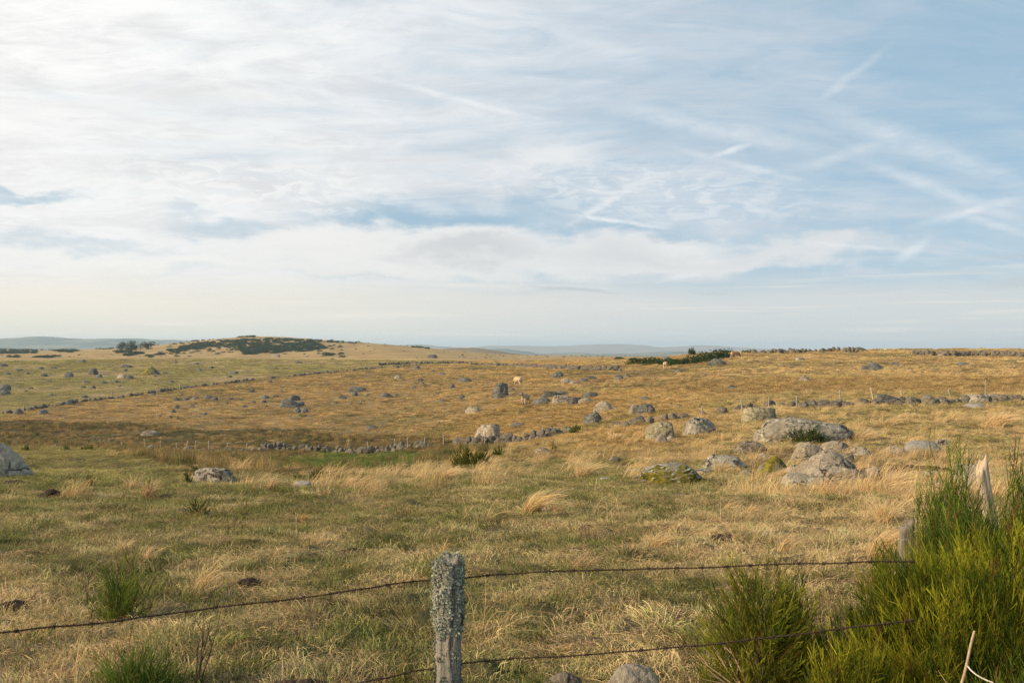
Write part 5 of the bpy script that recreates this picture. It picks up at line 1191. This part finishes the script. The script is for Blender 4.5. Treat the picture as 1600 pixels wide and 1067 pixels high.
x, y = at_d(1192, 5.0); broom("two-toned broom bush, ochre on its left and dark green on its right", x, y, 0.36, 0.24, 0.70, 1100, 5, ((0.07, 0.105, 0.018), (0.37, 0.36, 0.04)), 0.0030, 0.17, 9, 0.85, stems=26, yellow=0.30)
x, y = at_d(1232, 5.15); broom("dark green broom clump on the right half of the two-toned bush", x, y, 0.12, 0.13, 0.56, 520, 6, DG, 0.0040, 0.20, 6, 0.30, stems=8, yellow=0.02)
x, y = at_d(1300, 5.0); broom("thin fresh green broom sprigs between the two-toned bush and the big one", x, y, 0.20, 0.16, 0.40, 330, 7, ((0.06, 0.10, 0.02), (0.16, 0.21, 0.03)), 0.0040, 0.26, 5, 0.5, stems=6, yellow=0.05)
x, y = at_d(1335, 4.4); broom("yellowing broom tuft at the bottom edge, left foot of the big bush", x, y, 0.24, 0.18, 0.44, 800, 8, YG, 0.0040, 0.22, 6, 0.45, stems=8, yellow=0.45)
x, y = at_d(190, 6.6); broom("small upright broom on the near left, above the top wire", x, y, 0.22, 0.18, 0.46, 150, 9, DG, 0.0034, 0.28, 6, 0.6, stems=8, yellow=0.08)
x, y = at_d(214, 5.0); broom("bright green broom at the bottom left edge, under the top wire", x, y, 0.26, 0.2, 0.30, 240, 10, ((0.06, 0.11, 0.024), (0.17, 0.23, 0.04)), 0.0034, 0.26, 5, 0.7, stems=8, yellow=0.05)
x, y = at_d(618, 4.7); broom("sparse brown-stemmed broom beside the left foot of the lichened post", x, y, 0.12, 0.10, 0.32, 60, 11, ((0.045, 0.055, 0.02), (0.12, 0.13, 0.025)), 0.0036, 0.26, 3, 0.35, stems=12, yellow=0.2)
x, y = at_d(664, 4.55); broom("few green broom blades right against the lichened post", x, y, 0.05, 0.05, 0.26, 26, 12, ((0.06, 0.10, 0.02), (0.17, 0.21, 0.03)), 0.0042, 0.24, 2, 0.4, stems=2, yellow=0.2)
broom_px("yellow-green broom clump at the end of the green hollow, below the valley wall", 735, 731, 66, 34, 420, 13, colors=((0.07, 0.09, 0.02), (0.20, 0.20, 0.03)), spread=0.75)
broom_px("small dark broom to the right of the yellow-green clump below the valley wall", 778, 714, 26, 20, 130, 14, colors=DG)
broom_px("broom bush growing against the front of the huge whale-backed boulder", 1266, 695, 76, 30, 420, 15, colors=FG, spread=0.8, yellow=0.1)
broom_px("dark broom patch behind the small flat whitish stone", 505, 755, 70, 22, 300, 16, colors=((0.035, 0.055, 0.014), (0.12, 0.14, 0.03)), spread=0.7)
broom_px("little broom just left of the small flat whitish stone", 466, 752, 20, 12, 70, 17, colors=DG)
broom_px("broom sprig among straw left of the rim of the green hollow", 556, 753, 34, 18, 80, 18, colors=FG)
broom_px("small green broom under the cattle's round grey boulder", 900, 678, 24, 15, 120, 19, colors=DG)
broom_px("round green broom in the near left pasture below the black-spotted boulder", 305, 806, 46, 32, 70, 20, colors=((0.05, 0.06, 0.02), (0.14, 0.15, 0.04)), spread=0.9)
broom_px("small broom sprig on the left pasture below the left-edge boulder", 228, 778, 24, 22, 60, 21, colors=FG)
broom_px("thin broom just left of the black-spotted white boulder", 291, 757, 16, 24, 40, 22, colors=FG)
broom_px("yellowish sprig standing at the green meadow's near rim", 139, 762, 16, 22, 40, 23, colors=((0.10, 0.11, 0.02), (0.24, 0.22, 0.04)))
broom_px("dark green clump at the right of the small speckled boulder", 866, 707, 12, 12, 60, 24, colors=DG)
broom_px("dark broom dots along the far rim of the green meadow, left one", 39, 705, 14, 10, 60, 25, colors=DG)
broom_px("dark broom by the far rim of the green meadow, beside the fence posts", 134, 704, 28, 10, 110, 26, colors=DG)
broom_px("middle dark broom on the far rim of the green meadow", 100, 704, 16, 9, 60, 27, colors=DG)
broom_px("green gorse tuft behind the low wall at the far right skyline", 1535, 556, 26, 7, 120, 28, colors=DG)
broom_px("dark bush on the skyline between the skyline cow and the wall", 1167, 553, 18, 6, 90, 29, colors=DG)

# thicket on the brow beside the cattle
THICK = sorted(((1000, 568, 34, 8), (1022, 569, 30, 9), (1048, 570, 30, 9), (1062, 571, 30, 9), (1083, 569, 32, 11), (1102, 566, 30, 13), (1120, 562, 28, 14), (1136, 559, 24, 12), (1082, 556, 10, 10), (990, 564, 14, 4), (968, 562, 14, 4)))
for i, (px, b, w, h) in enumerate(THICK):
    X, Y, Z = at(px, b); k = Y / F
    r = empty("thicket_bush", (X, Y + 0.3 * w * k, float(H(X, Y + 0.3 * w * k)) - 0.1)); tag(r, "small dark bush standing up behind the middle of the thicket" if (px, w) == (1082, 10) else nth([q for q in THICK if q[3] != 10].index((px, b, w, h)), 10, "dark bush of the thicket on the brow"), "bush", "bushes of the dark thicket on the brow")
    tag(obj("foliage", leaf_blob("foliage", 900, w * k * 0.66, h * k * 1.25, 0.19, M_LEAF, (0.020, 0.038, 0.010), (0.055, 0.085, 0.020), seed=i * 2.3), r), kind='stuff')

# ---------------------------------------------------------------- trees on the far plain
def tree(px, base, w, h, label, c0, c1, seed, trunk=0.28, dense=900, lobes=7, group=None):
    X, Y, Z = at(px, base); k = Y / F; W, Hh = w * k, h * k
    r = empty("tree", (X, Y, Z - 0.1)); tag(r, label, "tree", group)
    rg = np.random.default_rng(seed); parts = []
    t = np.linspace(0, 1, 6)[:, None]; top = np.array((rg.normal(0, 0.05) * W, 0, Hh * 0.55))
    parts.append(tube_np(t * top, np.linspace(0.05 * W, 0.025 * W, 6), 8)); cs = []
    for i in range(lobes):
        a = i * 2.4 + rg.uniform(0, 0.6); rr = W * rg.uniform(0.12, 0.32); e = np.array((math.cos(a) * rr, math.sin(a) * rr, Hh * rg.uniform(trunk + 0.05, 0.80)))
        b = top * rg.uniform(0.5, 0.95); m_ = (b + e) / 2 + np.array((0, 0, -0.05 * Hh)); parts.append(tube_np((1 - t)**2 * b + 2 * t * (1 - t) * m_ + t**2 * e, np.linspace(0.022 * W, 0.008 * W, 6), 6)); cs.append(e)
    V, Q = join(parts); obj("trunk", mesh_np("trunk", V, Q, M_BARK), r)
    Vs, Cs = [], []
    for e in cs:
        me = leaf_blob("crown", dense // lobes, W * rg.uniform(0.26, 0.36), Hh * rg.uniform(0.28, 0.40), 0.04 * W, M_LEAF, c0, c1, 0.25, rg.uniform(0, 50))
        n = len(me.vertices); v = np.empty(n * 3, np.float32); me.vertices.foreach_get("co", v); cl = np.empty(n * 4, np.float32); me.attributes["col"].data.foreach_get("color", cl)
        Vs.append(v.reshape(-1, 3) + e - np.array((0, 0, 0.26 * Hh))); Cs.append(cl.reshape(-1, 4)[:, :3]); bpy.data.meshes.remove(me)
    V = np.vstack(Vs); obj("crown", mesh_np("crown", V, np.arange(len(V)).reshape(-1, 4), M_LEAF, False, np.vstack(Cs)), r)
TG = ((0.022, 0.036, 0.012), (0.060, 0.082, 0.026))
tree(190, 547, 17, 18, "leftmost dark tree of the far clump, with a tuft above its crown", *TG, 3, lobes=9)
tree(206, 547, 21, 19, "broad dark green tree, largest of the far clump", *TG, 5, dense=1200, lobes=10)
tree(219.5, 546.5, 10, 14, "slim pale tree standing behind the gap in the far clump", (0.07, 0.075, 0.04), (0.13, 0.13, 0.07), 7, dense=420)
tree(231, 545.5, 20, 15, "brownish dome-shaped tree at the right end of the far clump", (0.045, 0.042, 0.020), (0.10, 0.085, 0.040), 9, trunk=0.12, dense=1100, lobes=9)
tree(291, 533, 5, 8, "tiny lone thin tree on the left shoulder of the far hill", (0.05, 0.045, 0.025), (0.09, 0.08, 0.045), 11, dense=60, lobes=4)

# ---------------------------------------------------------------- tufts of long straw grass one can tell apart
def tuft(px, base, wpx, hpx, label, n=160, lean=0.5, col=STRAW, droop=0.55, d=None, dark=0.0, wmul=1.0):
    global rng
    keep = rng; rng = np.random.default_rng(int(px * 7 + base))
    if d is None: X, Y, Z = at(px, base)
    else: X, Y = at_d(px, d); Z = float(H(X, Y))
    k = Y / F; h = hpx * k * 1.25; o = clump("grass_tuft", n, 0.20 * wpx * k, 0.30 * h, h, 0.42 + 0.25 * wpx / max(hpx, 1) * 0.5, max(0.0032, 0.8 * k) * wmul, 5, droop, (lean, 0.0), 0.1, 0.18, low=(0.66, 0.60, 0.5), m=M_TUFT)
    c = np.empty(len(o.data.vertices) * 4, np.float32); at_ = o.data.attributes["col"].data; at_.foreach_get("color", c); c = c.reshape(-1, 4); c[:, :3] *= np.array(col); at_.foreach_set("color", c.ravel())
    COL.objects.link(o); o.location = (X, Y, Z); tag(o, label, "grass tuft"); rng = keep
    return o
tuft(828, 800, 66, 40, "big bright straw tuft blown to the right in the middle of the pasture", 420, 0.75, STRAW * 1.15)
tuft(868, 802, 44, 26, "duller tuft just right of the big bright straw tuft", 150, 0.6)
tuft(1384, 818, 66, 44, "round bristling straw tuft left of the broom plume", 420, 0.1, STRAW * 1.1)
tuft(1378, 772, 66, 40, "wind-combed upper tuft under the earthy bank", 300, 0.85, STRAW * 1.1)
tuft(1420, 785, 56, 34, "pale fan-shaped tuft touching the broom plume", 240, 0.8, STRAW * 1.1)
tuft(1366, 872, 70, 60, "long sleek tuft swept towards the grey post stump", 420, 0.85, STRAW * 1.12)
tuft(1125, 741, 42, 24, "upright tuft hiding the front of the tufted boulder", 160, 0.2)
tuft(1176, 757, 14, 30, "thin orange-yellow tuft left of the mossy slanting rock", 50, 0.35, GOLD * 1.4)
tuft(1208, 752, 40, 24, "combed tuft leaning on the mossy slanting rock", 120, 0.8)
tuft(1262, 772, 22, 30, "thin tuft in front of the flat pale slab", 46, 0.55)
tuft(1168, 808, 30, 28, "pale tuft on the pasture below the tufted boulder", 110, 0.5)
tuft(1128, 802, 26, 32, "loose arching stalks left of the pale pasture tuft", 40, 0.9)
tuft(1224, 862, 60, 34, "sparse leaning stalks before the long sleek tuft", 70, 0.75)
tuft(1105, 842, 50, 28, "loose pale stalks beside the dark soil patch on the right", 70, 0.6)
tuft(190, 868, 44, 38, "bright straw tuft behind the small upright broom", 150, 0.15, STRAW * 1.05)
tuft(232, 875, 40, 30, "straw stalks to the right of the small upright broom's tuft", 90, 0.4)
tuft(312, 920, 66, 60, "tall thin stalks arching right, near the left wire", 90, 0.7)
tuft(475, 815, 22, 18, "small orange grass tussock on the left pasture", 90, 0.0, GOLD * 1.1)
tuft(232, 778, 50, 34, "pale straw patch behind the left broom sprig", 200, 0.1, STRAW)
tuft(205, 768, 34, 30, "straw stalks by the meadow's near rim", 110, 0.1)
tuft(425, 764, 44, 22, "straw right of the black-spotted white boulder", 150, 0.2)
tuft(380, 760, 28, 16, "low straw fringe at the right foot of the black-spotted white boulder", 90, 0.2)
tuft(693, 868, 24, 32, "thin orange straw rising behind the head of the lichened post", 36, 0.05, GOLD * 1.35)
tuft(1030, 852, 70, 26, "wide flattened straw clump on the right half of the pasture", 220, 0.5)
tuft(900, 892, 90, 30, "dull tan tussock behind the top wire, right of the post", 260, 0.5, TAN * 1.1)
tuft(690, 752, 70, 26, "straw drift on the rim of the green hollow", 320, 0.6)
tuft(910, 748, 60, 30, "straw drift on the slope below the small speckled boulder", 300, 0.5)
tuft(960, 690, 44, 16, "bright straw under the broken line of wall stones", 220, 0.2, STRAW * 1.1)
tuft(1550, 668, 80, 26, "long golden drift of grass bending right below the rubble wall", 380, 0.9, STRAW * 1.1)
tuft(1385, 668, 40, 20, "golden grass wisps above the long flat pale slab", 200, 0.8)
tuft(1340, 690, 60, 22, "golden grass at the right foot of the huge whale-backed boulder", 240, 0.7)
tuft(40, 912, 110, 16, "pale flattened hay at the left edge above the wire", 240, 0.6, STRAW * 0.95, 0.9)
tuft(60, 990, 140, 26, "pale tangle of dead grass at the left end of the wire", 300, 0.4, STRAW * 0.9, 0.95)
tuft(110, 1062, 30, 34, "orange-yellow grass spike at the bottom left edge", 30, 0.1, GOLD * 1.3)

# ---------------------------------------------------------------- bare soil, dead stems, sticks
def soil(px, base, w, h, label, seed):
    X, Y, Z = at(px, base) if base < 1060 else (*at_d(px, F * 1.66 / (base - HY)), 0); k = Y / F
    if base >= 1060: Z = float(H(X, Y))
    rg = np.random.default_rng(seed); parts = []
    V0, F0 = ico(2)
    for i in range(26):
        a = rg.uniform(0, 6.28); r = math.sqrt(rg.uniform()) * 0.5; s = rg.uniform(0.10, 0.26) * h * k * 1.6
        c = np.array((math.cos(a) * r * w * k, math.sin(a) * r * w * k * 0.7, (1 - 4 * r * r * 0.8) * h * k * 0.55))
        v = V0 * (1 + 0.35 * fbm(V0[:, 0] * 2 + i, V0[:, 1] * 2, V0[:, 2] * 2, 2))[:, None] * s * np.array((1.3, 1.2, 0.8)) + c
        parts.append((v, F0))
    v = V0 * np.array((w * k * 0.5, w * k * 0.36, h * k * 0.7)) * (1 + 0.25 * fbm(V0[:, 0] * 3, V0[:, 1] * 3, V0[:, 2] * 3 + seed, 3))[:, None]; parts.append((v, F0))
    V, Q = join(parts); tag(obj("soil_mound", mesh_np("soil_mound", V, Q, M_SOIL), None, (X, Y, Z + 0.01)), label, "soil mound")
soil(550, 866, 36, 10, "crumbly dark soil heap left of and beyond the lichened post", 1)
soil(917, 829, 22, 10, "small dark soil lump in the middle right of the pasture", 2)
soil(1130, 844, 44, 10, "dark bare soil patch beyond the two-toned broom bush", 3)
soil(470, 1066, 100, 22, "wide dark earth heap at the bottom edge left of the post", 4)
soil(20, 956, 56, 20, "dark hole of earth at the left edge just above the wire", 5)
soil(22, 757, 44, 8, "dark soil at the foot of the left-edge boulder", 6)
soil(80, 780, 30, 18, "dark dead broom clump on the left pasture", 7)  # a dead broom clump, shaped from the same clods as the mounds
soil(1065, 776, 44, 7, "torn dark turf below the moss-fronted boulder", 8)
soil(388, 912, 34, 9, "grey-brown clod in the left pasture above the wire", 9)
soil(505, 756, 18, 6, "brown soil streak at the rim before the green hollow", 10)
def bank():
    # earthy bank between the outcrop and the big broom bush
    o = rock(1420, 742, 150, 15, "low bank of brown earth and heath between the outcrop and the broom plume", 'near', 'slab', 5, 0.4, name="earth_bank", cat="earth bank", rough=2.0)
    m, g, out = mat("peaty bank"); tc = g.n('ShaderNodeTexCoord').outputs['Object']; n = g.noise(tc, 5, 6, 0.7); f = g.noise(tc, 30, 5, 0.7)
    principled(g, out, g.mix(g.ramp(n, 0.4, 0.6), g.mix(g.ramp(f, 0.3, 0.7), (0.05, 0.035, 0.02), (0.14, 0.095, 0.05)), g.mix(f, (0.10, 0.09, 0.03), (0.30, 0.20, 0.10))), 1.0, f, 0.1, 0.05)
    o.data.materials[0] = m
bank()
def twigs(name, label, cat, base, tips, r0, m, seed=0, fork=5):
    rg = np.random.default_rng(seed); base = np.array(base); parts = []
    for tp in tips:
        tp = np.array(tp); t = np.linspace(0, 1, 8)[:, None]; mid = (base + tp) / 2 + rg.normal(0, 0.06, 3) * np.linalg.norm(tp - base)
        P = (1 - t)**2 * base + 2 * t * (1 - t) * mid + t**2 * tp; parts.append(tube_np(P, np.linspace(r0, r0 * 0.35, 8), 5))
        for i in range(fork):
            s = P[rg.integers(2, 7)]; d = (tp - base) * rg.uniform(0.15, 0.45) + rg.normal(0, 0.14, 3) * np.linalg.norm(tp - base)
            parts.append(tube_np(s + np.linspace(0, 1, 5)[:, None] * d + np.array((0, 0, 0.0)), np.linspace(r0 * 0.5, r0 * 0.2, 5), 4))
    V, Q = join(parts); o = obj(name, mesh_np(name, V - base, Q, m), None, tuple(base)); tag(o, label, cat); return o
def g_at(px, d, dz=0.0):
    x, y = at_d(px, d); return np.array((x, y, float(H(x, y)) + dz))
twigs("dead_branch", "bare pale dead branch lying on the grass left of the two-toned broom bush", "branch", g_at(1178, 4.85, 0.03), [pt(1095, 1032, 4.9), pt(1118, 1018, 4.95), pt(1130, 1000, 5.0), pt(1105, 1045, 4.8), pt(1140, 1012, 4.9)], 0.006, M_TWIG, 1, 2)
twigs("dead_plant", "dark dry weed stalk standing beside the left wire", "dead plant", g_at(307, 5.1), [pt(308, 1000, 5.1), pt(330, 965, 5.1), pt(344, 960, 5.15), pt(318, 950, 5.1)], 0.005, M_DEAD, 2, 3)
twigs("dead_plant", "short dark weed stalk left of the small upright broom", "dead plant", g_at(136, 6.9), [pt(128, 880, 6.9), pt(140, 890, 6.9)], 0.004, M_DEAD, 3, 2)
twigs("dead_plant", "bare twiggy sprig on the straw rim of the green hollow", "dead plant", (lambda p: np.array(p))(at(620, 742)), [np.array(at(620, 742)) + np.array((dx, 0, dz)) for dx, dz in ((-0.1, .45), (.15, .5), (.3, .35), (-.3, .3))], 0.012, M_DEAD, 4, 4)
def stick(label, a, b, r, m):
    t = np.linspace(0, 1, 10)[:, None]; a, b = np.array(a), np.array(b); P = a + (b - a) * t + np.array((0.004, 0, 0)) * np.sin(t * 5)
    V, Q = tube_np(P, np.linspace(r, r * 0.9, 10), 7); tag(obj("stick", mesh_np("stick", V - a, Q, m), None, tuple(a)), label, "stick")
stick("straight pale cane sticking up in front of the big broom bush", pt(1494, 1092, 3.7), pt(1524, 986, 3.95), 0.0055, M_TWIG)
def curl():
    t = np.linspace(0, 1, 10)[:, None]; a, m_, b = pt(1512, 1040, 3.80), pt(1522, 1056, 3.75), pt(1552, 1066, 3.72); P = (1 - t)**2 * a + 2 * t * (1 - t) * m_ + t**2 * b
    V, Q = tube_np(P, 0.0028, 6); tag(obj("dry_stalk", mesh_np("dry_stalk", V - a, Q, simple_mat("white straw", (0.6, 0.52, 0.44), 0.8, 0.1)), None, tuple(a)), "whitish curved straw hooked on the pale cane", "dry stalk")
curl()

# ---------------------------------------------------------------- cattle
def coat(name):
    m, g, out = mat(name); c = g.n('ShaderNodeAttribute', attribute_name="col").outputs['Color']; tc = g.n('ShaderNodeTexCoord').outputs['Object']
    n = g.noise(g.mapping(tc, scale=(1, 1, 2)), 14, 5, 0.6); principled(g, out, g.mix(1.0, c, g.mix(n, (0.8, 0.8, 0.8), (1.2, 1.2, 1.2)), 'MULTIPLY'), 0.85, n, 0.2, 0.01); return m
M_COAT = coat("cow coat"); M_HORN = simple_mat("horn", (0.35, 0.28, 0.18), 0.5, 0.3, 20); M_EYE = simple_mat("dark eye", (0.01, 0.008, 0.006), 0.2, 0.1)
def cow(px, base, rz, label, body=(0.50, 0.33, 0.17), light=(0.62, 0.50, 0.34), graze=False, seed=0, scale=1.0, turn=0.0):
    X, Y, Z = at(px, base); r = empty("cow", (X, Y, Z + 0.06), rz); r.scale = (scale,) * 3; tag(r, label, "cow", "cattle grazing on the slope")
    P = [(-0.78, 0, 1.13, .22), (-0.52, 0, 1.10, .33), (-0.05, 0, 1.01, .39), (0.42, 0, 1.03, .36), (0.70, 0, 1.12, .25)]
    head = [(0.92, 0.10 * turn, 0.86, .17), (1.10, 0.2 * turn, 0.50, .125), (1.20, 0.25 * turn, 0.30, .10), (1.27, 0.28 * turn, 0.14, .075)] if graze else [(0.93, 0.12 * turn, 1.28, .17), (1.13, 0.30 * turn, 1.40, .135), (1.32, 0.48 * turn, 1.27, .105), (1.46, 0.62 * turn, 1.14, .085)]
    V = [p for p in P] + head; E = [(i, i + 1) for i in range(len(V) - 1)]
    for s in (1, -1):
        for root_, chain in ((3, [(0.46, .20 * s, .78, .15), (0.47, .20 * s, .42, .078), (0.46, .20 * s, .12, .058), (0.50, .20 * s, .02, .070)]),
                             (1, [(-0.56, .22 * s, .84, .20), (-0.47 , .22 * s, .66, .13), (-0.70, .20 * s, .45, .080), (-0.64, .20 * s, .13, .058), (-0.60, .20 * s, .02, .070)])):
            prev = root_; sh = 0.09 * s * (1 if root_ == 3 else -1)
            for j, c in enumerate(chain):
                f = j / (len(chain) - 1); V.append((c[0] + sh * f, c[1], c[2], c[3])); E.append((prev, len(V) - 1)); prev = len(V) - 1
    me = bpy.data.meshes.new("body"); me.from_pydata([v[:3] for v in V], E, []); o = bpy.data.objects.new("body", me); COL.objects.link(o)
    md = o.modifiers.new("skin", 'SKIN'); md.use_smooth_shade = True
    for i, v in enumerate(V): sk = me.skin_vertices[0].data[i]; sk.radius = (v[3] * (0.86 if i < 5 else 1), v[3]); sk.use_root = i == 1
    o.modifiers.new("sub", 'SUBSURF').levels = 2; o.modifiers["sub"].render_levels = 2
    dg = bpy.context.evaluated_depsgraph_get(); dg.update(); me2 = bpy.data.meshes.new_from_object(o.evaluated_get(dg)); me2.name = "body"
    COL.objects.unlink(o); bpy.data.objects.remove(o); bpy.data.meshes.remove(me)
    n = len(me2.vertices); c = np.empty(n * 3, np.float32); me2.vertices.foreach_get("co", c); c = c.reshape(-1, 3)
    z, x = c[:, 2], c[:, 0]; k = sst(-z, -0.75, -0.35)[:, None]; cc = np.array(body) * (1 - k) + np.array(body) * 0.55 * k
    rump = sst(-x, 0.55, 0.8)[:, None]; cc = cc * (1 - rump) + np.array(light) * rump; bel = (sst(-z, -0.85, -0.68) * (np.abs(x) < 0.6))[:, None]; cc = cc * (1 - bel * 0.6) + np.array(light) * bel * 0.6
    hx = np.array(head[-1][:3]); dm = np.linalg.norm(c - hx, axis=1); mz = sst(-dm, -0.20, -0.12)[:, None]; ring = np.exp(-((dm - 0.24) / 0.05)**2)[:, None]
    cc = cc * (1 - 0.7 * ring) + np.array((0.6, 0.52, 0.42)) * 0.7 * ring; cc = cc * (1 - mz) + np.array((0.03, 0.025, 0.02)) * mz
    hoof = (z < 0.09)[:, None]; cc = np.where(hoof, np.array((0.03, 0.025, 0.02)), cc)
    a = me2.attributes.new("col", 'FLOAT_COLOR', 'POINT'); q = np.ones((n, 4), np.float32); q[:, :3] = cc; a.data.foreach_set("color", q.ravel())
    me2.materials.clear(); me2.materials.append(M_COAT); b = obj("body", me2, r)
    h0 = np.array(head[1][:3]); h1 = np.array(head[2][:3]); fw = h1 - h0; fw /= np.linalg.norm(fw); sd = np.cross((0, 0, 1.0), fw); sd /= np.linalg.norm(sd); up = np.cross(fw, sd)
    crown = h0 + up * 0.09 - fw * 0.02
    def cm(nm, P_, R_, col, sides=8):
        V_, Q_ = tube_np(P_, R_, sides); return obj(nm, mesh_np(nm, V_, Q_, M_COAT, True, np.tile(np.array(col), (len(V_), 1))), r)
    for s in (1, -1):
        t = np.linspace(0, 1, 7)[:, None]; Pn = crown + sd * s * (0.06 + 0.20 * np.sin(t * 1.5)) + up * (0.02 + 0.20 * t**2) + fw * 0.05 * t
        V_, Q_ = tube_np(Pn, np.linspace(0.028, 0.006, 7), 8); obj("horn", mesh_np("horn", V_, Q_, M_HORN), r)
        Pe = crown + sd * s * (0.09 + 0.19 * t) - up * (0.06 + 0.04 * t) - fw * 0.03; cm("ear", Pe, np.array((0.02, .045, .06, .062, .05, .035, .008)), (0.16, 0.10, 0.06))
        e = h0 * 0.55 + h1 * 0.45 + sd * s * 0.105 + up * 0.04; V0, F0 = ico(2); obj("eye", mesh_np("eye", V0 * 0.022 + e, F0, M_EYE), r)
    t = np.linspace(0, 1, 9)[:, None]; Pt = np.array((-0.93, 0, 1.22)) + t * np.array((-0.10, 0.03, -0.78)) + np.array((-0.06, 0, 0.04)) * np.sin(t * 3.1); cm("tail", Pt, np.array((.04, .032, .026, .024, .022, .03, .055, .05, .01)), (0.07, 0.05, 0.035))
    return r
cow(820.5, 632.5, math.radians(-112), "pale dusty cow facing the camera at the left end of the rock line", (0.44, 0.32, 0.19), (0.60, 0.50, 0.36), False, 1, 1.0, -0.25)
cow(809, 602.5, math.radians(128), "cream cow grazing with its rump to the right, behind the standing boulder", (0.52, 0.36, 0.19), (0.68, 0.58, 0.42), True, 2, 1.0)
cow(1040, 577.5, math.radians(72), "tan cow walking away below the dark thicket", (0.50, 0.31, 0.14), (0.60, 0.47, 0.30), True, 3)
cow(1148, 560.5, math.radians(8), "reddish-brown cow seen side on near the skyline", (0.30, 0.155, 0.075), (0.55, 0.42, 0.28), True, 4, 1.05)
